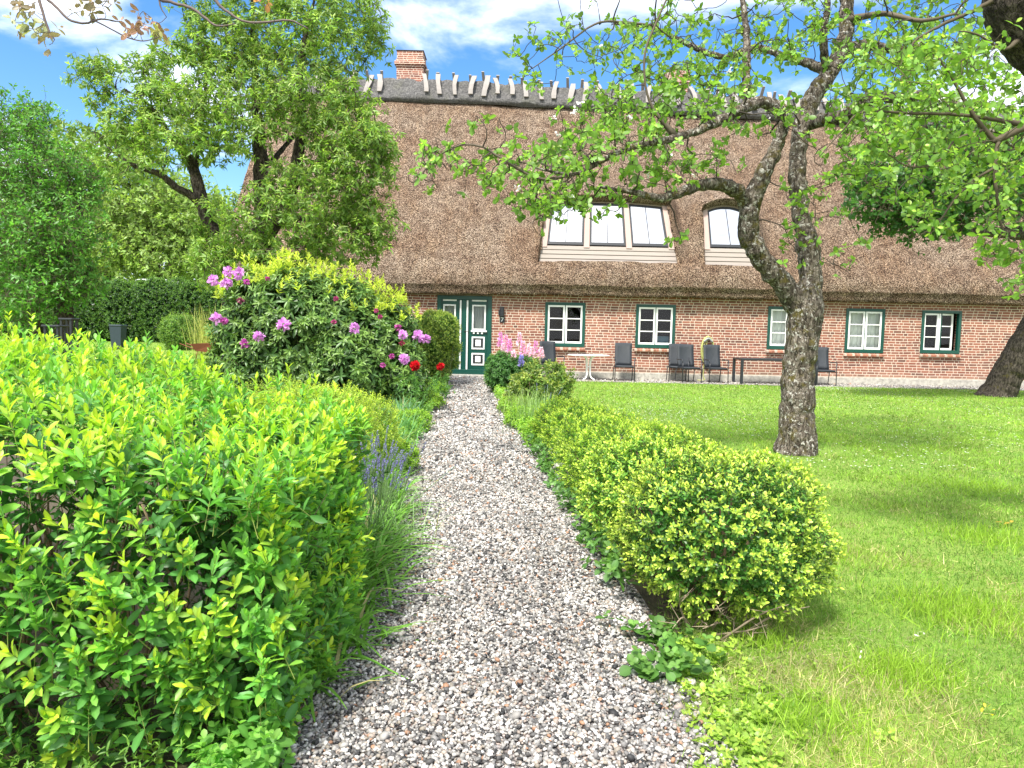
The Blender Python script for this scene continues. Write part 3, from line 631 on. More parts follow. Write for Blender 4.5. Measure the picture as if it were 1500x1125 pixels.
g = Geo(); bbox_bevel(g, dx0 - .02, dx1 + .02, WY - .03, WY + .12, dzt + .005, dzt + .17, .01); g.build('lintel', M_LINTEL, house, smooth=False, col=False)
g = Geo(); bbox_bevel(g, dx0 - .03, dx1 + .03, WY - .42, WY + .02, -.03, .055, .012); g.build('doorstep', plinth_mat(), house, smooth=False, col=False)
for xa_, xb_, lab_ in ((ga, gb, 'grey net curtain behind the glass of the right door leaf'), (X(649), X(667), 'grey net curtain behind the glass of the left door leaf')):
    g = Geo(); xs = np.linspace(xa_, xb_, 20); V = np.array([[x, WY + .15 + .02 * math.sin(x * 60), z] for z in (gbm, gt) for x in xs]); g.add(V, np.array([[k, k + 1, 21 + k, 20 + k] for k in range(19)]))
    tag(g.build('net_curtain', M_NET, col=False), lab_, 'curtain')
# --- thatched roof
S50, C50 = math.sin(R(50)), math.cos(R(50)); EY, EZ = 22.02, 2.88; RL = 9.65
def rscale(x): return 1 - np.clip(x + 1.5, 0, None) * .0062 + .004 * np.clip(-1.5 - x, 0, 10) * .6
AP = []      # apertures for the dormers: x0,x1 (bottom), x0t,x1t (top), s0,s1,h
def on_roof(px, py):
    d = _f + (px - 750) / FPX * _ri - (py - 562.5) / FPX * _up; c = np.array([0, 0, CAMZ]); n = np.array([0, -S50, C50]); o = np.array([0, EY, EZ])
    k = n.dot(o - c) / n.dot(d); q = c + k * d; return q[0], (q - o).dot(np.array([0, C50, S50]))
xa, sa = on_roof(790, 383); xb, sb = on_roof(993, 386); xc_, sc_ = on_roof(1034, 386)
AP.append(dict(x0=xa, x1=xb, t0=xa + .22, t1=xb - .28, s0=(sa + sb) / 2, L=2.0, h=.80, arch=.05))
AP.append(dict(x0=xc_ , x1=xc_ + 1.72, t0=xc_ - .03, t1=xc_ + 1.42, s0=sc_, L=1.98, h=.80, arch=.12))
def sst(a): a = np.clip(a, 0, 1); return a * a * (3 - 2 * a)
def bulge(x, s):
    D = np.zeros_like(x)
    for a in AP:
        s1 = a['s0'] + a['L']; up = np.clip((s - a['s0']) / a['L'], 0, 1)
        gs = np.where(s < s1, up, 1 - sst((s - s1) / 2.4)); gs = np.where(s < a['s0'], 0, gs)
        l, r_ = a['x0'] + (a['t0'] - a['x0']) * up, a['x1'] + (a['t1'] - a['x1']) * up
        dxo = np.maximum(np.maximum(l - x, x - r_), 0); fx = 1 - sst(dxo / (.45 + .25 * up))
        D = np.maximum(D, a['h'] * gs * fx)
    return D
RX0, RX1 = HX0 - .35, HX1 + .3
xs = np.arange(RX0, RX1, .085); ss = np.arange(0, RL + .01, .085)
def warp(a, x, s):   # pull grid lines onto the sides of the aperture
    return x
XX, SS = np.meshgrid(xs, ss, indexing='ij')
Dn = bulge(XX, SS)
wv = np.zeros_like(Dn); 
wv += (vnoise(XX, SS, .35, 11) - .5) * .14 + (vnoise(XX, SS, 1.3, 12) - .5) * .06 + (vnoise(XX, SS, 4.5, 13) - .5) * .03 + np.random.default_rng(5).normal(0, .006, Dn.shape)
edge = np.clip(SS / .6, 0, 1); D = Dn + wv - (1 - edge) ** 2 * .16
sc = rscale(XX)
def roofpt(x, s, D): sc = rscale(x); return np.stack([x, EY + C50 * s * sc - S50 * D, EZ + S50 * s * sc + C50 * D], -1)
V = roofpt(XX, SS, D).reshape(-1, 3); ns = len(ss); nx = len(xs)
I, J = np.meshgrid(np.arange(nx - 1), np.arange(ns - 1), indexing='ij')
cx, cs = xs[I] + .0425, ss[J] + .0425
keep = np.ones(cx.shape, bool)
for a in AP:
    up = (cs - a['s0']) / a['L']; l, r_ = a['x0'] + (a['t0'] - a['x0']) * up, a['x1'] + (a['t1'] - a['x1']) * up
    m_ = (l + r_) / 2; hw = (r_ - l) / 2; top = 1 - a['arch'] * 1.0 * np.clip(np.abs(cx - m_) / hw, 0, 1) ** 2
    keep &= ~((up > 0) & (up < top) & (cx > l) & (cx < r_))
F = np.stack([I * ns + J, (I + 1) * ns + J, (I + 1) * ns + J + 1, I * ns + J + 1], -1)[keep]
g = Geo(); g.add(V, F)
# eave: rounded butt of the reed, then the soffit back to the wall
gx = xs; prof = [(0.0, -.16), (-.055, -.20), (-.11, -.25), (-.155, -.305), (-.155, -.345), (.20, -.72)]
E = []
jit = np.random.default_rng(8).normal(0, .012, (len(prof), nx)); w0 = D[:, 0]
for k, (s_o, d_o) in enumerate(prof):
    dd = np.where(k == 0, w0, d_o + w0 * .6) + (jit[k] if 0 < k < 5 else 0)
    p = roofpt(gx, np.full(nx, s_o) + (jit[k - 1] * .8 if 0 < k < 5 else 0), dd)
    if k == 0: p = V.reshape(nx, ns, 3)[:, 0, :]
    E.append(p)
E = np.stack(E, 1); kk = len(prof); Fe = np.array([[i * kk + j, i * kk + j + 1, (i + 1) * kk + j + 1, (i + 1) * kk + j] for i in range(nx - 1) for j in range(kk - 1)])
g.add(E.reshape(-1, 3), Fe)
# back slope and verges
bk = [[RX0, 36.3, 2.6], [RX1, 36.3, 2.6]]
rid0 = roofpt(np.array([RX0]), np.array([RL]), np.array([0.]))[0]; rid1 = roofpt(np.array([RX1]), np.array([RL]), np.array([0.]))[0]
g.add([bk[0], bk[1], rid1, rid0], [np.array([[0, 1, 2, 3]])])
for x, sgn in ((RX0, -1), (RX1, 1)):
    top = roofpt(np.full(ns, x), ss, np.zeros(ns)); bot = roofpt(np.full(ns, x), ss, np.full(ns, -.36)); VV = np.stack([top, bot], 1).reshape(-1, 3)
    g.add(VV, np.array([[2 * j, 2 * j + 2, 2 * j + 3, 2 * j + 1] for j in range(ns - 1)]))
    g.add(np.stack([bot, bot + np.array([-sgn * .6, 0, 0])], 1).reshape(-1, 3), np.array([[2 * j, 2 * j + 2, 2 * j + 3, 2 * j + 1] for j in range(ns - 1)]))
roof = g.build('thatched_roof', M_THATCH, house, col=False)
# loose reed ends standing proud of the coat, so that its surface and edges are not smooth
rg = np.random.default_rng(21); n = 60000
x = rg.uniform(RX0 + .1, 19, n); s = rg.uniform(0, RL - .9, n) ** 1.0; s[:12000] = rg.uniform(-.02, .20, 12000)
okk = np.ones(n, bool)
for a in AP:
    up = (s - a['s0']) / a['L']; okk &= ~((up > -.06) & (up < 1.02) & (x > a['x0'] - .03) & (x < a['x1'] + .03))
x, s = x[okk], s[okk]; n = len(x)
Dq = bulge(x, s) + (vnoise(x, s, .35, 11) - .5) * .14 + (vnoise(x, s, 1.3, 12) - .5) * .06 + (vnoise(x, s, 4.5, 13) - .5) * .03
Dq -= (1 - np.clip(s / .6, 0, 1)) ** 2 * .16
Pq = roofpt(x, s, Dq - .004); A = np.tile([0, -C50 * .9 - S50 * .35, -S50 * .9 + C50 * .35], (n, 1)) + rg.normal(0, .28, (n, 3))
tn = rg.choice(4, n, p=[.35, .3, .2, .15]); C = np.array([[.20, .145, .09], [.46, .38, .27], [.09, .06, .038], [.025, .016, .012]])[tn] * (1 + rg.normal(0, .12, (n, 1)))
g = Geo(); scatter(g, BLADE1, Pq, A, rdirs(rg, n), rg.uniform(.03, .06, n), rg.uniform(.006, .012, n), C)
o = g.build('reed_ends', colmat('reed', .8, .2), roof); tag(o, kind='stuff')
# heather ridge cap
rx = np.arange(RX0 - .05, RX1, .12); kp = 15; g = Geo(); CV = []
for q in range(kp):
    a = q / (kp - 1); # from front lower edge over the top to the back lower edge
    pr = [(-.95, .04), (-.97, .16), (-.9, .24), (-.72, .27), (-.5, .29), (-.3, .33), (-.12, .40), (0, .44)]
    if q < 8: ds, h = pr[q]; pt = lambda x, s_=RL, ds=ds, h=h: roofpt(x, np.full(len(x), RL + ds), np.full(len(x), h))
    nv = (vnoise(rx, np.full(len(rx), q * 1.7), 1.6, 30) - .5) * .12 + (vnoise(rx, np.full(len(rx), q * 2.9), 6, 31) - .5) * .07 + rg.normal(0, .012, len(rx))
    if q < 8:
        p = pt(rx); p[:, 2] += nv * (1 if q > 0 else .2); p[:, 1] -= nv * .5
    else:
        ds, h = pr[14 - q]; p = roofpt(rx, np.full(len(rx), RL + ds), np.full(len(rx), h)); yr = roofpt(rx, np.full(len(rx), RL), np.full(len(rx), 0))[:, 1]
        p[:, 1] = 2 * yr - p[:, 1] - (.0 if q < 14 else 0); p[:, 2] += nv
    CV.append(p)
yr = roofpt(rx, np.full(len(rx), RL), np.zeros(len(rx)))[:, 1]
CV = np.stack(CV, 1)
CV[:, 7, 1] = (CV[:, 6, 1] + CV[:, 8, 1]) / 2; CV[:, 7, 2] = (CV[:, 6, 2] + CV[:, 8, 2]) / 2 + .04
g.add(CV.reshape(-1, 3), np.array([[i * kp + j, (i + 1) * kp + j, (i + 1) * kp + j + 1, i * kp + j + 1] for i in range(len(rx) - 1) for j in range(kp - 1)]))
cap = g.build('ridge_cap', M_HEATH, house, col=False); tag(cap, 'dark grey heather ridge rolled over the top of the thatch')
# crossed wooden saddles on the ridge
def ridge_z(x): i = int(np.clip((x - rx[0]) / .12, 0, len(rx) - 1)); return CV[i, 7]
pegx = [448, 464, 481, 504, 530, 550, 569, 634, 653, 673, 696, 714, 733, 753, 772, 794, 814]
X_ = [P(p_, 120, 29)[0] for p_ in pegx]
while X_[-1] < 17.5: X_.append(X_[-1] + .54 + random.Random(len(X_)).uniform(-.06, .06))
for k, x in enumerate(X_):
    rr = random.Random(k + 3); top = ridge_z(x); g = Geo(); i = int(np.clip((x - rx[0]) / .12, 0, len(rx) - 1))
    fr0, fr1 = CV[i, 2] + np.array([0, -.03, .02]), CV[i, 6] + np.array([0, -.04, .08])
    ln = rr.uniform(.02, .16); tilt = rr.uniform(-.13, .09)
    pts = np.array([fr0 + (fr1 - fr0) * t + np.array([tilt * t + .05 * math.sin(t * 3.1 + k), -.02 - .05 * math.sin(t * 3.14), .03 * math.sin(t * 3.14)]) for t in (0.08 + ln, .35, .62, .85, 1.0)])
    e = pts[-1] + (pts[-1] - pts[-2]) * rr.uniform(.8, 1.3); pts = np.vstack([pts, e])
    wd = rr.uniform(.070, .095)
    def plank(g, pts, wd, th):
        n = len(pts); T = nz(np.gradient(pts, axis=0)); U = np.tile([1.0, 0, 0], (n, 1)); Nn = nz(np.cross(U, T))
        V = []
        for q in range(n):
            w = wd * rr.uniform(.85, 1.12)
            for (a, b_) in ((-1, -1), (1, -1), (1, 1), (-1, 1)): V.append(pts[q] + U[q] * a * w + Nn[q] * b_ * th)
        F = [[4 * q + c, 4 * q + (c + 1) % 4, 4 * q + 4 + (c + 1) % 4, 4 * q + 4 + c] for q in range(n - 1) for c in range(4)] + [[3, 2, 1, 0], [4 * n - 4, 4 * n - 3, 4 * n - 2, 4 * n - 1]]
        g.add(np.array(V), np.array(F))
    plank(g, pts, wd, .028)
    xo = -rr.uniform(.08, .2); b0 = CV[i, 12] + np.array([xo, .04, .02]); b1 = CV[i, 7] + np.array([xo * .6, .1, .08]); e2 = b1 + nz(b1 - b0) * rr.uniform(.2, .38) + np.array([rr.uniform(-.07, .05), -.04, .05])
    plank(g, np.array([b0, (b0 + b1) / 2 + np.array([0, .06, .05]), b1, e2]), .055, .026)
    g.build('ridge_saddle', M_OLDWOOD, house, smooth=False, col=False)
# chimneys
def chimney(x0, x1, yb, zt, sc=1.0, label=None):
    g = Geo(); d = (x1 - x0) * .95
    box(g, x0, x1, yb, yb + d, zt - 3.0, zt - .62); bbox_bevel(g, x0 - .03, x1 + .03, yb - .03, yb + d + .03, zt - .62, zt - .545, .008)
    bbox_bevel(g, x0 - .075, x1 + .075, yb - .075, yb + d + .075, zt - .544, zt - .42, .012); bbox_bevel(g, x0 - .03, x1 + .03, yb - .03, yb + d + .03, zt - .419, zt - .34, .01)
    bbox_bevel(g, x0 + .01, x1 - .01, yb + .01, yb + d - .01, zt - .339, zt - .03, .01)
    ch = g.build('chimney', M_RED, house, smooth=False, col=False); tag(ch, label)
    g = Geo(); bbox_bevel(g, x0 - .02, x1 + .02, yb - .02, yb + d + .02, zt - .029, zt, .012); g.build('chimney_cap', M_BLACKM, ch, smooth=False, col=False)
c0, c1 = P(582, 75, 28.7), P(621, 75, 28.7); chimney(c0[0], c1[0], 28.55, c0[2], label='red brick chimney at the left end of the ridge')
c0, c1 = P(978, 100, 28.9), P(1012, 100, 28.9); chimney(c0[0], c1[0], 28.9, c0[2], label='orange brick chimney half hidden by the apple tree')
# --- dormer fronts
nrm = np.array([0, -S50, C50]); upv = np.array([0, C50, S50])
def dormer(a, nwin, label):
    org = np.array([0, EY, EZ]) + upv * a['s0'] * rscale(np.array([(a['x0'] + a['x1']) / 2]))[0]
    tvec = upv * a['L'] * rscale(np.array([(a['x0'] + a['x1']) / 2]))[0] + nrm * (a['h'] + 0); H = np.linalg.norm(tvec); tv = tvec / H; on = np.cross(tv, np.array([1.0, 0, 0])); on = on if on[1] < 0 else -on
    inset = -.10
    def q(x, t, d): return org + np.array([x, 0, 0]) + tv * t + on * (d + inset)
    Mx = np.stack([np.array([1.0, 0, 0]), -on, tv], 1)       # local x, depth, up -> world
    M = (Mx, org + on * inset)
    up = lambda t: np.clip(t / H, 0, 1)
    lx = lambda t: a['x0'] + (a['t0'] - a['x0']) * up(t); rx_ = lambda t: a['x1'] + (a['t1'] - a['x1']) * up(t)
    g = Geo(); g.add([q(lx(0) - .1, -.1, -.14), q(rx_(0) + .1, -.1, -.14), q(rx_(H) + .1, H + .1, -.14), q(lx(H) - .1, H + .1, -.14)], [np.array([[0, 1, 2, 3]])])
    # cheeks and reveal of reed
    for f_, sg in ((lx, 1), (rx_, -1)):
        VV = [];
        for t in np.linspace(-.05, H + .05, 12): VV += [q(f_(t) - sg * .06, t, .22), q(f_(t), t, .02), q(f_(t), t, -.14)]
        g.add(np.array(VV), np.array([[3*k + c, 3*k+3 + c, 3*k+4 + c, 3*k+1 + c] for k in range(11) for c in (0, 1)]))
    VV = []; m = 24
    for k in range(m + 1):
        u = k / m; x = lx(H) - .05 + (rx_(H) - lx(H) + .1) * u; t = H * (1 - a['arch'] * (2 * u - 1) ** 2) ; VV += [q(x, t + .05, .30), q(x, t - .03, .22), q(x, t - .05, .1), q(x, t - .04, -.14)]
    g.add(np.array(VV), np.array([[4*k + c, 4*k+4 + c, 4*k+5 + c, 4*k+1 + c] for k in range(m) for c in range(3)]))
    dm = g.build('dormer', M_THATCH, house, col=False); tag(dm, label)
    g = Geo(); x0, x1 = lx(0), rx_(0)
    for k in range(4):      # lapped boards under the windows
        z0_, z1_ = k * .15, k * .15 + .15; bbox_bevel(g, lx(z0_) - .02 + .01 * k, rx_(z0_) + .02 - .01 * k, -.035 + k * .010, 0.02 + k * .010, z0_, z1_ - .026, .004, M=M)
    g.build('cladding', M_LARCH, dm, smooth=False, col=False)
    cz0 = .60; cz1 = H * (1 - .02); wtot = rx_(cz0) - lx(cz0)
    post = .17; ww = (wtot - post * (nwin + 1)) / nwin
    sh = lambda x, t: x + ((lx(t) - lx(cz0)) * (1 - (x - lx(cz0)) / wtot) + (rx_(t) - rx_(cz0)) * ((x - lx(cz0)) / wtot))
    for k in range(nwin + 1):
        g = Geo(); xp = lx(cz0) + k * (ww + post)
        V = []
        for t in (cz0 - .08, cz1):
            for (xx, dd) in ((xp, -.03), (xp + post, -.03), (xp + post, .09), (xp, .09)): V.append(M[0] @ np.array([sh(xx, t), dd, t]) + M[1])
        g.add(np.array(V), np.array([[0, 1, 2, 3], [7, 6, 5, 4], [0, 4, 5, 1], [1, 5, 6, 2], [2, 6, 7, 3], [3, 7, 4, 0]])); g.build('post', M_POST, dm, smooth=False, col=False)
    for k in range(nwin):
        xp = lx(cz0) + k * (ww + post) + post; g = Geo(); n_ = 9
        def ring(ins, d):
            pts = [];
            xl, xr = xp + .012 + ins, xp + ww - .012 - ins; zt_ = cz1 - .06
            def topz(x):
                xx = sh(x, zt_); c_ = (lx(H) + rx_(H)) / 2; hw = (rx_(H) - lx(H)) / 2; return min(H * (1 - a['arch'] * ((xx - c_) / hw) ** 2) - .09, zt_) - ins
            pts += [(sh(xl, cz0 + ins * 1.6 + .02), d, cz0 + .02 + ins * 1.6), (sh(xr, cz0 + ins * 1.6), d, cz0 + .02 + ins * 1.6)]
            for u in np.linspace(1, 0, n_): x = xl + (xr - xl) * u; pts.append((sh(x, topz(x)), d, topz(x)))
            return [M[0] @ np.array(p_) + M[1] for p_ in pts]
        o1, o2, i2, i1 = ring(0, .05), ring(0, -.0), ring(.055, -.0), ring(.055, .05); L_ = len(o1); V = o1 + o2 + i2 + i1
        F = [[r_ * L_ + c, r_ * L_ + (c + 1) % L_, (r_ + 1) * L_ + (c + 1) % L_, (r_ + 1) * L_ + c] for r_ in range(3) for c in range(L_)]
        g.add(np.array(V), np.array(F)); xm = xp + ww / 2; V = []
        for t in (cz0 + .05, cz1 - .14):
            for (xx, dd) in ((xm - .009, .006), (xm + .009, .006), (xm + .009, .03), (xm - .009, .03)): V.append(M[0] @ np.array([sh(xx, t), dd, t]) + M[1])
        g.add(np.array(V), np.array([[0, 1, 5, 4], [1, 2, 6, 5], [3, 0, 4, 7], [4, 5, 6, 7]]))
        wf = g.build('roof_window', M_BLACKM, dm, smooth=False, col=False)
        # the pane sits in the window's own plane
        g = Geo(); rg_ = ring(.05, .02); g.add(np.array(rg_), [np.array([list(range(len(rg_)))])]); g.build('glass', M_SKYGLASS, dm, smooth=False, col=False)
    g = Geo(); xs_ = np.linspace(0, 1, 16); VV = []
    for u in xs_:
        x = lx(H) + (rx_(H) - lx(H)) * u; t = H * (1 - a['arch'] * (2 * u - 1) ** 2) - .035
        for d_, z_ in ((-.02, t - .06), (-.02, t + .02), (.08, t + .02)): VV.append(M[0] @ np.array([x, d_, z_]) + M[1])
    g.add(np.array(VV), np.array([[3*k + c, 3*k+3 + c, 3*k+4 + c, 3*k+1 + c] for k in range(15) for c in range(2)])); g.build('head_board', M_LINTEL, dm, smooth=False, col=False)
dormer(AP[0], 3, 'wide dormer with three sky reflecting windows over pale boards'); dormer(AP[1], 1, 'narrow arched dormer with one window beside the apple trunk')
# --- wall lamp and house number
lc = P(735.5, 457, WY); lamp = thing('wall_lamp', 'small dark cylindrical lamp fixed to the bricks right of the door', 'wall lamp', (lc[0], WY, lc[2]))
g = Geo(); tube(g, [[lc[0], WY - .08, lc[2] - .13], [lc[0], WY - .08, lc[2] + .13]], .062, 20); tube(g, [[lc[0], WY - .08, lc[2] + .131], [lc[0], WY - .08, lc[2] + .15]], .07, 20); g.build('shade', M_BLACKM, lamp, col=False, smooth=False)
g = Geo(); bbox_bevel(g, lc[0] - .11, lc[0] - .02, WY - .05, WY, lc[2] - .09, lc[2] + .07, .008); g.build('bracket', M_BLACKM, lamp, smooth=False, col=False)
pc = P(735.5, 468, WY); pl = thing('house_number_plate', 'black plate with a white number 7 beneath the wall lamp', 'house number', (pc[0], WY, pc[2]))
g = Geo(); bbox_bevel(g, pc[0] - .075, pc[0] + .075, WY - .014, WY, pc[2] - .095, pc[2] + .10, .004); g.build('plate', M_BLACKM, pl, smooth=False, col=False)
g = Geo(); z = pc[2]
g.add([[pc[0] - .04, WY - .018, z + .065], [pc[0] + .042, WY - .018, z + .065], [pc[0] + .042, WY - .018, z + .040], [pc[0] - .04, WY - .018, z + .040]], np.array([[0, 3, 2, 1]]))
g.add([[pc[0] + .015, WY - .018, z + .0405], [pc[0] + .042, WY - .018, z + .0405], [pc[0] + .0, WY - .018, z - .06], [pc[0] - .026, WY - .018, z - .06]], np.array([[0, 3, 2, 1]]))
g.build('digit', M_WHITE, pl, smooth=False, col=False)
# ================================================================== shrubs and border plants
C_ = lambda *a: np.array(a, float)
def shell_points(rng, n, c, r, zc0=.0, ptop=2.5, bottom=.0, bias=1.0, front=None):
    """points and normals on a lumpy superellipsoid; z only above `bottom`"""
    d = rdirs(rng, int(n * 2.2)); p = ptop
    k = (np.abs(d) ** p).sum(1) ** (-1 / p); q = d * k[:, None]
    nn = np.sign(q) * np.abs(q) ** (p - 1); nn = nz(nn / np.array(r))
    lump = 1 + .09 * np.sin(q[:, 0] * 5 + q[:, 2] * 3 + c[0] * 7) * np.cos(q[:, 1] * 6 + c[1] * 3) + .05 * np.sin(q[:, 2] * 11 + q[:, 0] * 9)
    pt = np.array(c) + q * np.array(r) * lump[:, None]
    k = pt[:, 2] > bottom
    return pt[k][:n], nn[k][:n]
def shrub(name, label, cat, blobs, seed, dens, shoot_len, npairs, LL, WR, c0, c1, T=LEAF4, mat_=None, whorl=2, a0=1.25, a1=.5, upbias=.6, inner=1.0, ptop=2.4, droop=0., stemc=(.10, .07, .04), group=None, core=.62, prof=(1., .55), spiral=None, nst=14, leafname='foliage', vis=None):
    rng = np.random.default_rng(seed); c = np.mean([b[0] for b in blobs], 0); root = thing(name, label, cat, (c[0], c[1], 0), group)
    g = Geo(); sg = Geo()
    for (bc, br) in blobs:
        area = 4 * math.pi * ((br[0] * br[1]) ** 1.6 / 3 + (br[0] * br[2]) ** 1.6 / 3 + (br[1] * br[2]) ** 1.6 / 3) ** (1 / 1.6)
        n = int(area * dens); pt, nn = shell_points(rng, n, bc, br, ptop=ptop, bottom=.03)
        n = len(pt)
        dpt = np.abs(rng.normal(0, .05, n)) * min(br)
        pt = pt - nn * (dpt + shoot_len * .75)[:, None]; D = nn + rng.normal(0, .35, (n, 3)); D[:, 2] += upbias
        jit = np.clip(1 + rng.normal(0, .12, (n, 1)), .6, 1.5)
        Ln = shoot_len * rng.uniform(.6, 1.25, n)
        shoots(g, rng, pt, D, Ln, npairs, LL, WR, c0, c1, T, whorl=whorl, a0=a0, a1=a1, droop=droop, stem=stemc, sg=sg, sr=LL * .022 + .0006, prof=prof, spiral=spiral)
        # older leaves further in, darkened in colour for the shade inside
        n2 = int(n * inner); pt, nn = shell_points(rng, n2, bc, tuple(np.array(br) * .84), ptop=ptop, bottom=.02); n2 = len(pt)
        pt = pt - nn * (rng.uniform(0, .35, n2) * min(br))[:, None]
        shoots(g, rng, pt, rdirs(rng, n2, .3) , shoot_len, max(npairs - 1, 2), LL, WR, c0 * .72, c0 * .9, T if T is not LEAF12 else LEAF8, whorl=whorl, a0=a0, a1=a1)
        # woody stems from the foot
        for _ in range(nst):
            b0 = np.array([bc[0], bc[1], 0]) + rng.normal(0, .12, 3) * np.array([br[0], br[1], 0]); e, _n2 = shell_points(rng, 40, bc, tuple(np.array(br) * .8), bottom=bc[2]); e = e[0]
            m = b0 * .45 + e * .55 + np.array([0, 0, -.12 * br[2]]) * rng.uniform(-1, 1) + rng.normal(0, .05, 3) * min(br)
            tube(sg, smooth_path([b0, m, e], 4), np.linspace(.012, .004, 9) * (1 + min(br)), 5, stemc)
    g.build(leafname, mat_ or M_LEAF, root); sg.build('stems', M_STEM, root)
    return root, rng
# ---- big bright shrub filling the left foreground
rng = np.random.default_rng(101)
root = thing('leafy_shrub', 'big lime green shrub with oval leaves filling the left foreground', 'shrub', (-2.4, 3.2, 0))
g = Geo(); sg = Geo()
def hz(x, y): return 1.34 + np.interp(x, [-4, -2.4, -1.6, -1.1, -.8], [.07, -.04, -.22, -.30, -.45]) - .07 * np.clip(2.7 - y, 0, 1)
def fs_points(n, where):
    if where == 'top':
        x = rng.uniform(-4.4, -.82, n); y = rng.uniform(2.35, 4.35, n); z = hz(x, y) + rng.normal(0, .035, n) + (vnoise(x, y, 2.2, 41) - .5) * .16
        return np.stack([x, y, z], -1), np.tile([0, 0, 1.0], (n, 1))
    if where == 'front':
        x = rng.uniform(-4.0, -.75, n); z = rng.uniform(.02, 1, n) ** .85 * hz(x, 2.4); f = z / hz(x, 2.4)
        y = 2.36 - .17 * np.sin(np.clip(f, 0, 1) * 3.0) + .05 * np.sin(x * 4) + (vnoise(x, z, 2.6, 42) - .5) * .22 + .18 * np.clip(f - .8, 0, 1)
        y = y + np.clip(x + 1.25, 0, 1) * .35
        return np.stack([x, y, z], -1), np.tile([0, -.95, .3], (n, 1))
    x0 = -.74; y = rng.uniform(2.45, 4.3, n); f = rng.uniform(0, 1, n) ** .8; z = f * 1.0
    x = x0 - .05 - .24 * np.clip(f - .45, 0, 1) ** 1.3 - .10 * np.clip(.3 - f, 0, 1) + (vnoise(y, z, 2.6, 43) - .5) * .16 - np.clip(y - 3.4, 0, 2) * .10
    return np.stack([x, y, z], -1), np.tile([.9, -.1, .35], (n, 1))
SL = .19
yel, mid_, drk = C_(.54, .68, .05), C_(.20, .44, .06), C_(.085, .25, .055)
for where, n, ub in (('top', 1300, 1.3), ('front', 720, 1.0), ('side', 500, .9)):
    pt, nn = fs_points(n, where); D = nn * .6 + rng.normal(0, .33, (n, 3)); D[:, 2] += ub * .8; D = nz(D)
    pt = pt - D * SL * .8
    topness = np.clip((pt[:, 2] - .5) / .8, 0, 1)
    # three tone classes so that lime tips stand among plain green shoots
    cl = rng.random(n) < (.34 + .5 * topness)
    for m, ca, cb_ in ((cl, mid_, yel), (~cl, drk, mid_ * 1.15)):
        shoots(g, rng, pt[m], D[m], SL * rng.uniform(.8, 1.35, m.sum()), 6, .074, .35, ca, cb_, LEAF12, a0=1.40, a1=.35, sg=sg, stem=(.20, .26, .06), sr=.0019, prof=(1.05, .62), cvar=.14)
for where, n in (('top', 700), ('front', 1000), ('side', 600)):      # inner layers, leaf colour darkened to give the shade within the shrub
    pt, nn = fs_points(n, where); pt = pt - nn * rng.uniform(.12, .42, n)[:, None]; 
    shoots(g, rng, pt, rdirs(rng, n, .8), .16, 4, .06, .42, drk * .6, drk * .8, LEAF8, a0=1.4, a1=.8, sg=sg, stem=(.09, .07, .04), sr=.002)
n = 44     # a few long shoots standing above the top
x = rng.uniform(-3.9, -.95, n); y = rng.uniform(2.6, 4.2, n); pt = np.stack([x, y, hz(x, y) - .12], -1)
shoots(g, rng, pt, rdirs(rng, n, 2.6), rng.uniform(.24, .38, n), 8, .060, .34, mid_, yel, LEAF12, a0=1.3, a1=.35, sg=sg, stem=(.24, .28, .07), sr=.0022, prof=(1, .7))
for _ in range(120):
    x = rng.uniform(-3.9, -.95); y = rng.uniform(2.5, 3.6); b0 = np.array([x, y, 0]); e = b0 + np.array([rng.normal(0, .2), rng.normal(-.1, .15), rng.uniform(.6, .95)]); e[0] = min(e[0], -1.05)
    m = (b0 + e) / 2 + rng.normal(0, .05, 3); tube(sg, smooth_path([b0, m, e], 4), np.linspace(.008, .003, 9), 5, C_(.20, .14, .085) * rng.uniform(.5, 1.2))
# leafy low growth at its foot
n = 260; y = rng.uniform(2.3, 4.6, n); x = -.78 + .10 * rng.normal(0, 1, n) - .0 * y; pt = np.stack([x, y, rng.uniform(.02, .28, n)], -1)
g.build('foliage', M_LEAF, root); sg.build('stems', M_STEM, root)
# ---- groundcover leaves along the left edge (near): broad soft leaves
def cover(name, label, fx, y0, y1, n, LL, WR, c0, c1, H, seed, T=LEAF8, whorl=3, cat='ground cover'):
    rng = np.random.default_rng(seed); g = Geo(); y = rng.uniform(y0, y1, n); x, w = fx(y); x = x + rng.uniform(-1, 1, n) * w
    z = rng.uniform(0, H, n) * np.clip(1 - np.abs(rng.normal(0, .2, n)), .1, 1); pt = np.stack([x, y, z], -1)
    shoots(g, rng, pt, rdirs(rng, n, 1.3), H * .45, 2, LL, WR, c0, c1, T, whorl=whorl, a0=1.4, a1=.9)
    return tag(g.build(name, M_LEAF), label, cat, kind='stuff')
cover('ground_cover', 'soft green ground cover leaves at the foot of the lime green shrub', lambda y: (path_l(y) - .10, .12), 2.1, 4.4, 620, .05, .7, C_(.13, .33, .06), C_(.26, .50, .08), .16, 51, LEAF12)
cover('shrub_foot_grass', 'thin leaves and grass under the front of the lime green shrub', lambda y: (-2.1, 1.3), 2.0, 2.7, 900, .035, .25, C_(.14, .30, .05), C_(.26, .44, .07), .16, 56)
cover('border_leaves', 'mixed low green leaves covering the left border soil', lambda y: (path_l(y) - .9, .95), 4.6, 20.5, 5200, .06, .5, C_(.13, .30, .05), C_(.30, .48, .08), .20, 52)
cover('border_leaves', 'mixed low yellow green leaves covering the right border soil', lambda y: (path_r(y) + .30, .42), 9.0, 20.8, 2900, .055, .6, C_(.18, .36, .05), C_(.38, .55, .07), .22, 53)
